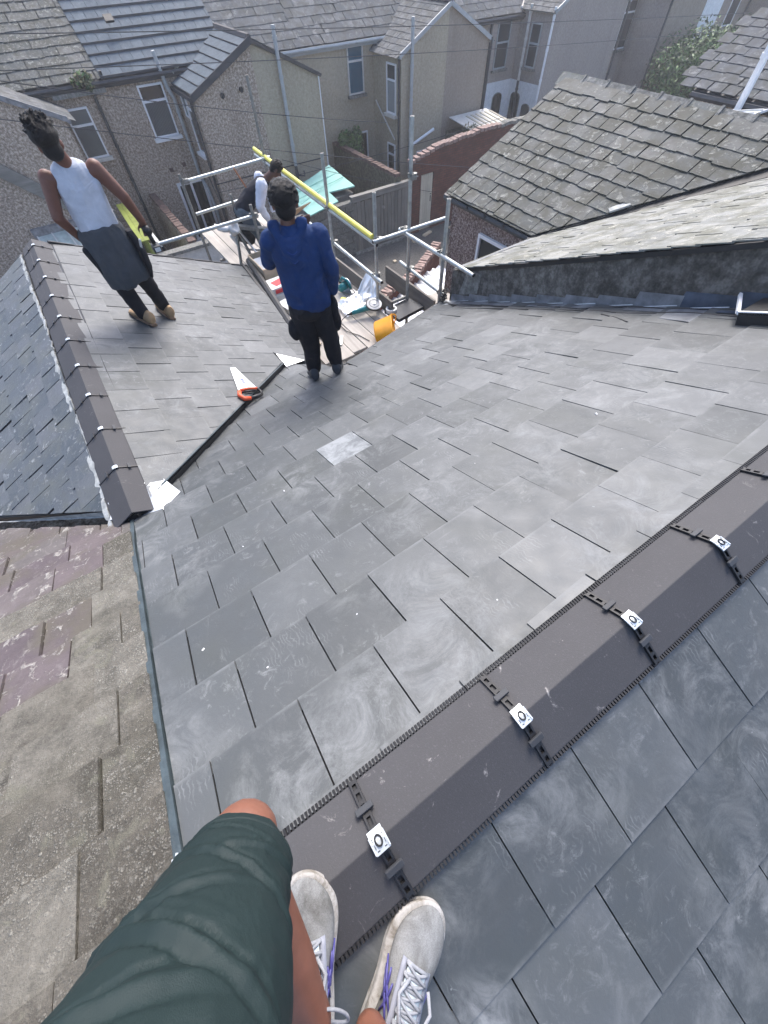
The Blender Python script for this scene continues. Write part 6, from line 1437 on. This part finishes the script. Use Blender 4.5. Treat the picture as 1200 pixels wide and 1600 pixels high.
# --- photographer: legs, shorts and trainers only enter the picture at the bottom
ph = thing('person', 'person on the ridge in dark green shorts and pale grey running shoes, seen from above', 'person', (.0, -.62, .12))
ankL = Vector((-.058, -.570, .245)); K = Vector((.004, -.262, .470)); HL = Vector((-.090, -.48, .91)); ankR = Vector((.010, -.672, .190)); KR = Vector((.06, -.80, .55)); HR = Vector((.06, -.66, .90))
b = B(); chain(b, [HL, Vector((-.045, -.38, .685)), K], [.09, .072, .062]); ell(b, K + Vector((.006, .012, .006)), (.066, .064, .062))
chain(b, [K, K.lerp(ankL, .28) + Vector((-.015, .0, -.015)), K.lerp(ankL, .65), ankL], [.060, .060, .047, .036])
chain(b, [HR, KR], [.105, .062]); chain(b, [KR, KR.lerp(ankR, .3), ankR], [.058, .060, .037]); ell(b, (HL + HR) / 2 + Vector((0, -.02, .03)), (.17, .13, .12))
for a_ in (ankL, ankR):
    ell(b, a_ + Vector((0, 0, -.005)), (.034, .040, .045))
skinp = sculpt(b, 'body', 'skin_leg', ph, .006, 4)
axis = (K - HL).normalized()
def shortd(p, n):
    t_ = (p - HL).dot(axis) / (K - HL).length
    c = HL + axis * (p - HL).dot(axis); r_ = p - c
    ang = math.atan2(r_.dot(Vector((0, 0, 1)).cross(axis)), r_.z)
    w = 0
    for (t0, a0, wd, am, sl) in ((.86, .2, .018, .010, .10), (.70, -.5, .03, .012, .28), (.55, .6, .035, .012, -.22), (.42, -.2, .045, .014, .35), (.25, .5, .05, .012, -.3), (.12, -.4, .05, .014, .2), (.62, 1.2, .025, .010, .3), (.80, -1.1, .025, .009, -.2)):
        dd = t_ - t0 - sl * .25 * (ang - a0); w += am * (1.0 - 1.9 * min(1, abs(dd / wd) ** .8)) * .75 * (abs(dd) < wd) * math.exp(-((ang - a0) / 1.1) ** 2)
    q = p * 9; w += .0045 * noise.noise(q) + .004 * (1 - 2 * abs(noise.noise(Vector((t_ * 7 + ang * .8, ang * 1.3 - t_ * 2, 2))))) + .0022 * noise.noise(p * 26 + Vector((4, 0, 0)))
    return w
b = B(); side = axis.cross(Vector((0, 0, 1))).normalized(); upn = side.cross(axis)
def sh(t_, wv, d_, off=(0, 0, 0)): return (HL.lerp(K, t_) + Vector(off), side * wv, upn * d_)
rings(b, [sh(-.35, .175, .15), sh(-.1, .175, .15), sh(.15, .160, .138), sh(.4, .140, .122), sh(.6, .122, .110), sh(.78, .106, .098), sh(.88, .097, .090), sh(.945, .090, .084), sh(.96, .070, .066)], 28)
rings(b, [(HR + Vector((0, 0, .1)), (.14, 0, 0), (0, .14, 0)), (HR, (.135, 0, 0), (0, .13, 0)), (HR.lerp(KR, .5), (.11, 0, 0), (0, .11, 0)), (HR.lerp(KR, .8), (.105, 0, 0), (0, .105, 0))], 24)
ell(b, (HL + HR) / 2 + Vector((0, -.03, .06)), (.19, .15, .13))
so = sculpt(b, 'shorts', 'shorts', skinp, .0048, 6, shortd); sm_ = so.modifiers.new('s', 'SMOOTH'); sm_.iterations = 3; sm_.factor = .5
from mathutils.bvhtree import BVHTree
_bv = BVHTree.FromPolygons([v.co.copy() for v in so.data.vertices], [tuple(p_.vertices) for p_ in so.data.polygons])
for t_, nm in ((.895, 'hem_seam'), (.888, 'hem_seam')):
    ring = []
    for k_ in range(61):
        a = 2 * math.pi * k_ / 60; c_ = HL.lerp(K, t_); d_ = side * math.cos(a) + upn * math.sin(a); hit_ = _bv.ray_cast(c_ + d_ * .3, -d_)
        if hit_[0] is not None: ring.append(hit_[0] - d_ * .0004)
    b = B(); b.tube(ring, .0011, 5, cap=False); b.obj(nm, MT['shorts'], so)
b = B()
lp = HL.lerp(K, .86) - side * .094 + upn * .035
for dx in (0, .014): b.bar(lp + axis * dx + upn * 0, lp + axis * (dx + .010) + upn * .014, .002, .004, -side)
b.obj('logo_print', MT['plate'], so)

# running shoe, built along +x (toe), z up
k = Mat('mesh_upper', .8, .3); n = k.noise(9, 5, .7, .6); base = k.ramp(n, [(.36, (.10, .098, .09)), (.66, (.25, .255, .25))]); k.col(k.mix(.25, base, k.ramp(k.noise(420, 2), [(.4, .3), (.6, .7)]), 'OVERLAY')); k.bump(k.noise(500, 2, .6), .35, .0015); MT['mesh_upper'] = k.m
k = Mat('sole_foam', .75, .3); k.col(k.ramp(k.noise(16, 6, .75, .5, k.vec((1, 1, 3))), [(.36, (.16, .14, .11)), (.55, (.40, .385, .36)), (.7, (.52, .51, .49))])); k.bump(k.noise(60, 4), .3, .004); MT['sole_foam'] = k.m
simple('lace', (.27, .28, .30), .8, 0, .2, 60, .3); simple('overlay_grey', (.24, .25, .29), .6, 0, .15, 20); simple('lining', (.50, .58, .62), .85, 0, .1, 20); simple('logo_blue', (.07, .065, .24), .4, 0, .1, 20)
def shoe(parent, M, mir=1):
    ol = [(.000, .012), (.006, .024), (.020, .033), (.045, .037), (.080, .037), (.115, .036), (.145, .040), (.180, .047), (.215, .0505), (.245, .047), (.270, .037), (.288, .023), (.297, .008)]
    def cy(x): return mir * (.012 * math.sin((x - .05) * 9) if x > .05 else 0) * -1
    def spring(x): return .012 * max(0, (x - .20) / .10) ** 2 + .005 * max(0, (.04 - x) / .04)
    def soleh(x): return .040 - .012 * min(1, x / .25)
    b = B()
    rows_ = []
    for lv in range(7):
        f_ = lv / 6; infl = (.90, 1.02, 1.05, .99, 1.06, 1.04, .97)[lv]
        ring_ = []
        for s_ in (1, -1):
            L_ = ol if s_ == 1 else ol[::-1]
            for (x, w) in L_:
                xx = .148 + (x - .148) * (1 + (infl - 1) * .35); ring_.append(Vector((xx, cy(x) + s_ * w * infl, spring(x) + soleh(x) * f_)))
        rows_.append(ring_)
    nn = len(rows_[0]); V = [v for r_ in rows_ for v in r_]
    F = [(i * nn + k_, i * nn + (k_ + 1) % nn, (i + 1) * nn + (k_ + 1) % nn, (i + 1) * nn + k_) for i in range(6) for k_ in range(nn)] + [tuple(range(nn))[::-1], tuple(6 * nn + k_ for k_ in range(nn))]
    b.add([M @ v for v in V], F); so_ = b.obj('sole', MT['sole_foam'], parent, smooth=True)
    m_ = so_.modifiers.new('s', 'SUBSURF'); m_.levels = 2; m_.render_levels = 2
    # upper
    b = B(); secs = []
    top = [(.004, .060, .45), (.012, .080, .75), (.030, .092, .93), (.060, .094, .98), (.085, .096, .96), (.105, .100, .92), (.130, .096, .92), (.155, .086, .93), (.180, .076, .94), (.205, .068, .95), (.230, .061, .95), (.255, .053, .93), (.275, .045, .86), (.288, .037, .70), (.294, .030, .3)]
    for (x, zt, wf) in top:
        w = [ol[i][1] + (ol[i + 1][1] - ol[i][1]) * (x - ol[i][0]) / (ol[i + 1][0] - ol[i][0]) for i in range(len(ol) - 1) if ol[i][0] <= x <= ol[i + 1][0]][0] * wf
        z0 = soleh(x) * .8 + spring(x); zt += spring(x) * .5
        narrow = 1 - .42 * max(0, min(1, (zt - .05) / .05))
        ring_ = []
        for k_ in range(24):
            a = 2 * math.pi * k_ / 24; yy = math.cos(a); zz = math.sin(a)
            hgt = (zz * .5 + .5); ww = w * (1 - (1 - narrow) * max(0, hgt - .25) / .75)
            ring_.append(M @ Vector((x, cy(x) + ww * math.copysign(abs(yy) ** .85, yy), z0 + (zt - z0) * hgt)))
        secs.append(ring_)
    base = 0; V = [v for r_ in secs for v in r_]; F = [(i * 24 + k_, i * 24 + (k_ + 1) % 24, (i + 1) * 24 + (k_ + 1) % 24, (i + 1) * 24 + k_) for i in range(len(secs) - 1) for k_ in range(24)] + [tuple(range(24))[::-1], tuple((len(secs) - 1) * 24 + k_ for k_ in range(24))]
    b.add(V, F); up_ = b.obj('upper', MT['mesh_upper'], parent, smooth=True); m_ = up_.modifiers.new('s', 'SUBSURF'); m_.levels = 2; m_.render_levels = 2
    # collar, lining and tongue
    b = B(); col = []
    for k_ in range(25):
        a = 2 * math.pi * k_ / 24; x = .058 + .050 * math.cos(a); col.append(M @ Vector((x, cy(x) + .030 * math.sin(a), .098 + .010 * math.cos(a) + (.012 if math.cos(a) < -.5 else 0))))
    b.tube(col, .0085, 10, cap=False); b.obj('collar', MT['overlay_grey'], up_, smooth=True)
    b = B(); rings(b, [(M @ Vector((.060, cy(.06), .099)), M.to_3x3() @ Vector((.044, 0, .006)), M.to_3x3() @ Vector((0, .024, 0))), (M @ Vector((.060, cy(.06), .104)), M.to_3x3() @ Vector((.042, 0, .006)), M.to_3x3() @ Vector((0, .022, 0)))], 20); b.obj('lining', MT['lining'], up_, smooth=True)
    def st(x, y, dz=0):                          # point on the instep surface
        zt = [top[i][1] + (top[i + 1][1] - top[i][1]) * (x - top[i][0]) / (top[i + 1][0] - top[i][0]) for i in range(len(top) - 1) if top[i][0] <= x <= top[i + 1][0]][0]
        return Vector((x, cy(x) + y, zt - 7.5 * y * y - .0 + dz))
    b = B(); V = []; xs = [.092, .10, .115, .135, .155, .175, .192]
    for i, x in enumerate(xs):
        for j in range(5): y = (j - 2) / 2 * .017; V.append(M @ (st(x, y, .003 + (.014 if i == 0 else .006 if i == 1 else 0))))
    b.add(V, [(i * 5 + j, i * 5 + j + 1, i * 5 + j + 6, i * 5 + j + 5) for i in range(len(xs) - 1) for j in range(4)]); tg = b.obj('tongue', MT['lining'], up_, smooth=True, fix=False); tg.modifiers.new('s', 'SOLIDIFY').thickness = .004
    # eyestay
    for s_ in (-1, 1):
        b = B(); V = []
        xs2 = [.088, .105, .125, .145, .165, .185, .200]
        for x in xs2:
            for yo in (.019, .023, .028): V.append(M @ st(x, s_ * yo, .0030))
        b.add(V, [(i * 3 + j, i * 3 + j + 1, i * 3 + j + 4, i * 3 + j + 3) for i in range(len(xs2) - 1) for j in range(2)]); e = b.obj('eyestay', MT['overlay_grey'], up_, smooth=True, fix=False); e.modifiers.new('s', 'SOLIDIFY').thickness = .003
    # laces: flat crossing bands
    b = B(); ex = [.198, .182, .166, .150, .134, .118, .102]
    for i in range(len(ex) - 1):
        for s_ in (-1, 1):
            pts = [M @ st(ex[i] + (ex[i + 1] - ex[i]) * t_, s_ * (.021 - .042 * t_), .007 + .0035 * math.sin(math.pi * t_) + (.002 if s_ > 0 else 0)) for t_ in [q / 6 for q in range(7)]]
            b.tube(pts, .0030, 6)
        b.tube([M @ st(ex[i], y, .0065) for y in (-.021, -.01, 0, .01, .021)], .0040, 6)
    la = b.obj('laces', MT['lace'], up_, smooth=True)
    for s_, ln in ((1, .055), (-1, .062)):
        b = B(); c0 = st(.112, 0, .012)
        pts = [M @ (c0 + Vector((ln * .55 * math.sin(t_) * .5 + .018 * math.cos(t_) - .018, s_ * (ln * .9 * math.sin(t_ / 2) ** 1.2), .010 * math.sin(t_) - .020 * (math.sin(t_ / 2)) ** 2))) for t_ in [2 * math.pi * q / 20 for q in range(21)]]
        b.tube(pts, .0030, 6); b.tube([M @ c0, M @ (c0 + Vector((.020, s_ * .020, .006))), M @ (c0 + Vector((.048, s_ * .030, -.008))), M @ (c0 + Vector((.072, s_ * .018, -.020)))], .0040, 6); b.obj('lace_loop', MT['lace'], la, smooth=True)
    b = B(); ell(b, M @ st(.112, 0, .012), (.008, .008, .006)); b.obj('lace_knot', MT['lace'], la, smooth=True)
    # side stripes: two long bands crossed by two short ones
    def side_pt(x, hgt, s_, off=.0016):
        w = [ol[i][1] + (ol[i + 1][1] - ol[i][1]) * (x - ol[i][0]) / (ol[i + 1][0] - ol[i][0]) for i in range(len(ol) - 1) if ol[i][0] <= x <= ol[i + 1][0]][0] * .96
        i = [i for i in range(len(top) - 1) if top[i][0] <= x <= top[i + 1][0]][0]; zt = top[i][1] + (top[i + 1][1] - top[i][1]) * (x - top[i][0]) / (top[i + 1][0] - top[i][0]); z0 = soleh(x) * .8
        narrow = 1 - .42 * max(0, min(1, (zt - .05) / .05)); zz = hgt * 2 - 1; yy = math.sqrt(max(0, 1 - zz * zz)) ** .85; ww = w * (1 - (1 - narrow) * max(0, hgt - .25) / .75)
        return Vector((x, cy(x) + s_ * (ww * yy + off), z0 + (zt - z0) * hgt + off * .6))
    for s_ in (-1, 1):
        b = B()
        for path in ([(.175, .30), (.150, .48), (.128, .66), (.112, .80)], [(.160, .28), (.136, .45), (.114, .62), (.098, .76)], [(.112, .42), (.130, .52), (.150, .60), (.168, .66)], [(.098, .50), (.118, .60), (.138, .70), (.152, .76)]):
            b.tube([M @ side_pt(x, hh, s_) for x, hh in path], [.0018, .0030, .0030, .0018], 6)
        b.obj('side_stripes', MT['logo_blue'], up_, smooth=True)
    return up_
def shoe_frame(heel, toe, up):
    heel, toe = Vector(heel), Vector(toe); x = (toe - heel).normalized(); z = Vector(up); z = (z - x * z.dot(x)).normalized(); y = z.cross(x)
    return Matrix(((x.x, y.x, z.x, heel.x), (x.y, y.y, z.y, heel.y), (x.z, y.z, z.z, heel.z), (0, 0, 0, 1)))
shoe(skinp, shoe_frame((-.110, -.622, .118), (.013, -.342, .206), (0, -.30, 1)) @ Matrix.Diagonal((1.02, 1.32, 1.08, 1)), 1)
shoe(skinp, shoe_frame((-.040, -.712, .062), (.240, -.600, .098), (0, -.38, 1)) @ Matrix.Diagonal((1.02, 1.32, 1.08, 1)), -1)
# ---------------------------------------------------------------- light summer haze
b = B(); b.box((0, 0, -1.9), (302, 302, 10.8)); hz = b.obj('haze', None); hz['kind'] = 'stuff'
hm = bpy.data.materials.new('haze'); hm.use_nodes = True; nt = hm.node_tree; nt.nodes.remove(nt.nodes['Principled BSDF'])
pv = nt.nodes.new('ShaderNodeVolumePrincipled'); pv.inputs['Density'].default_value = .0021; pv.inputs['Color'].default_value = (.97, .98, 1, 1); pv.inputs['Anisotropy'].default_value = .35
nt.links.new(pv.outputs[0], nt.nodes['Material Output'].inputs['Volume']); hz.data.materials.append(hm)
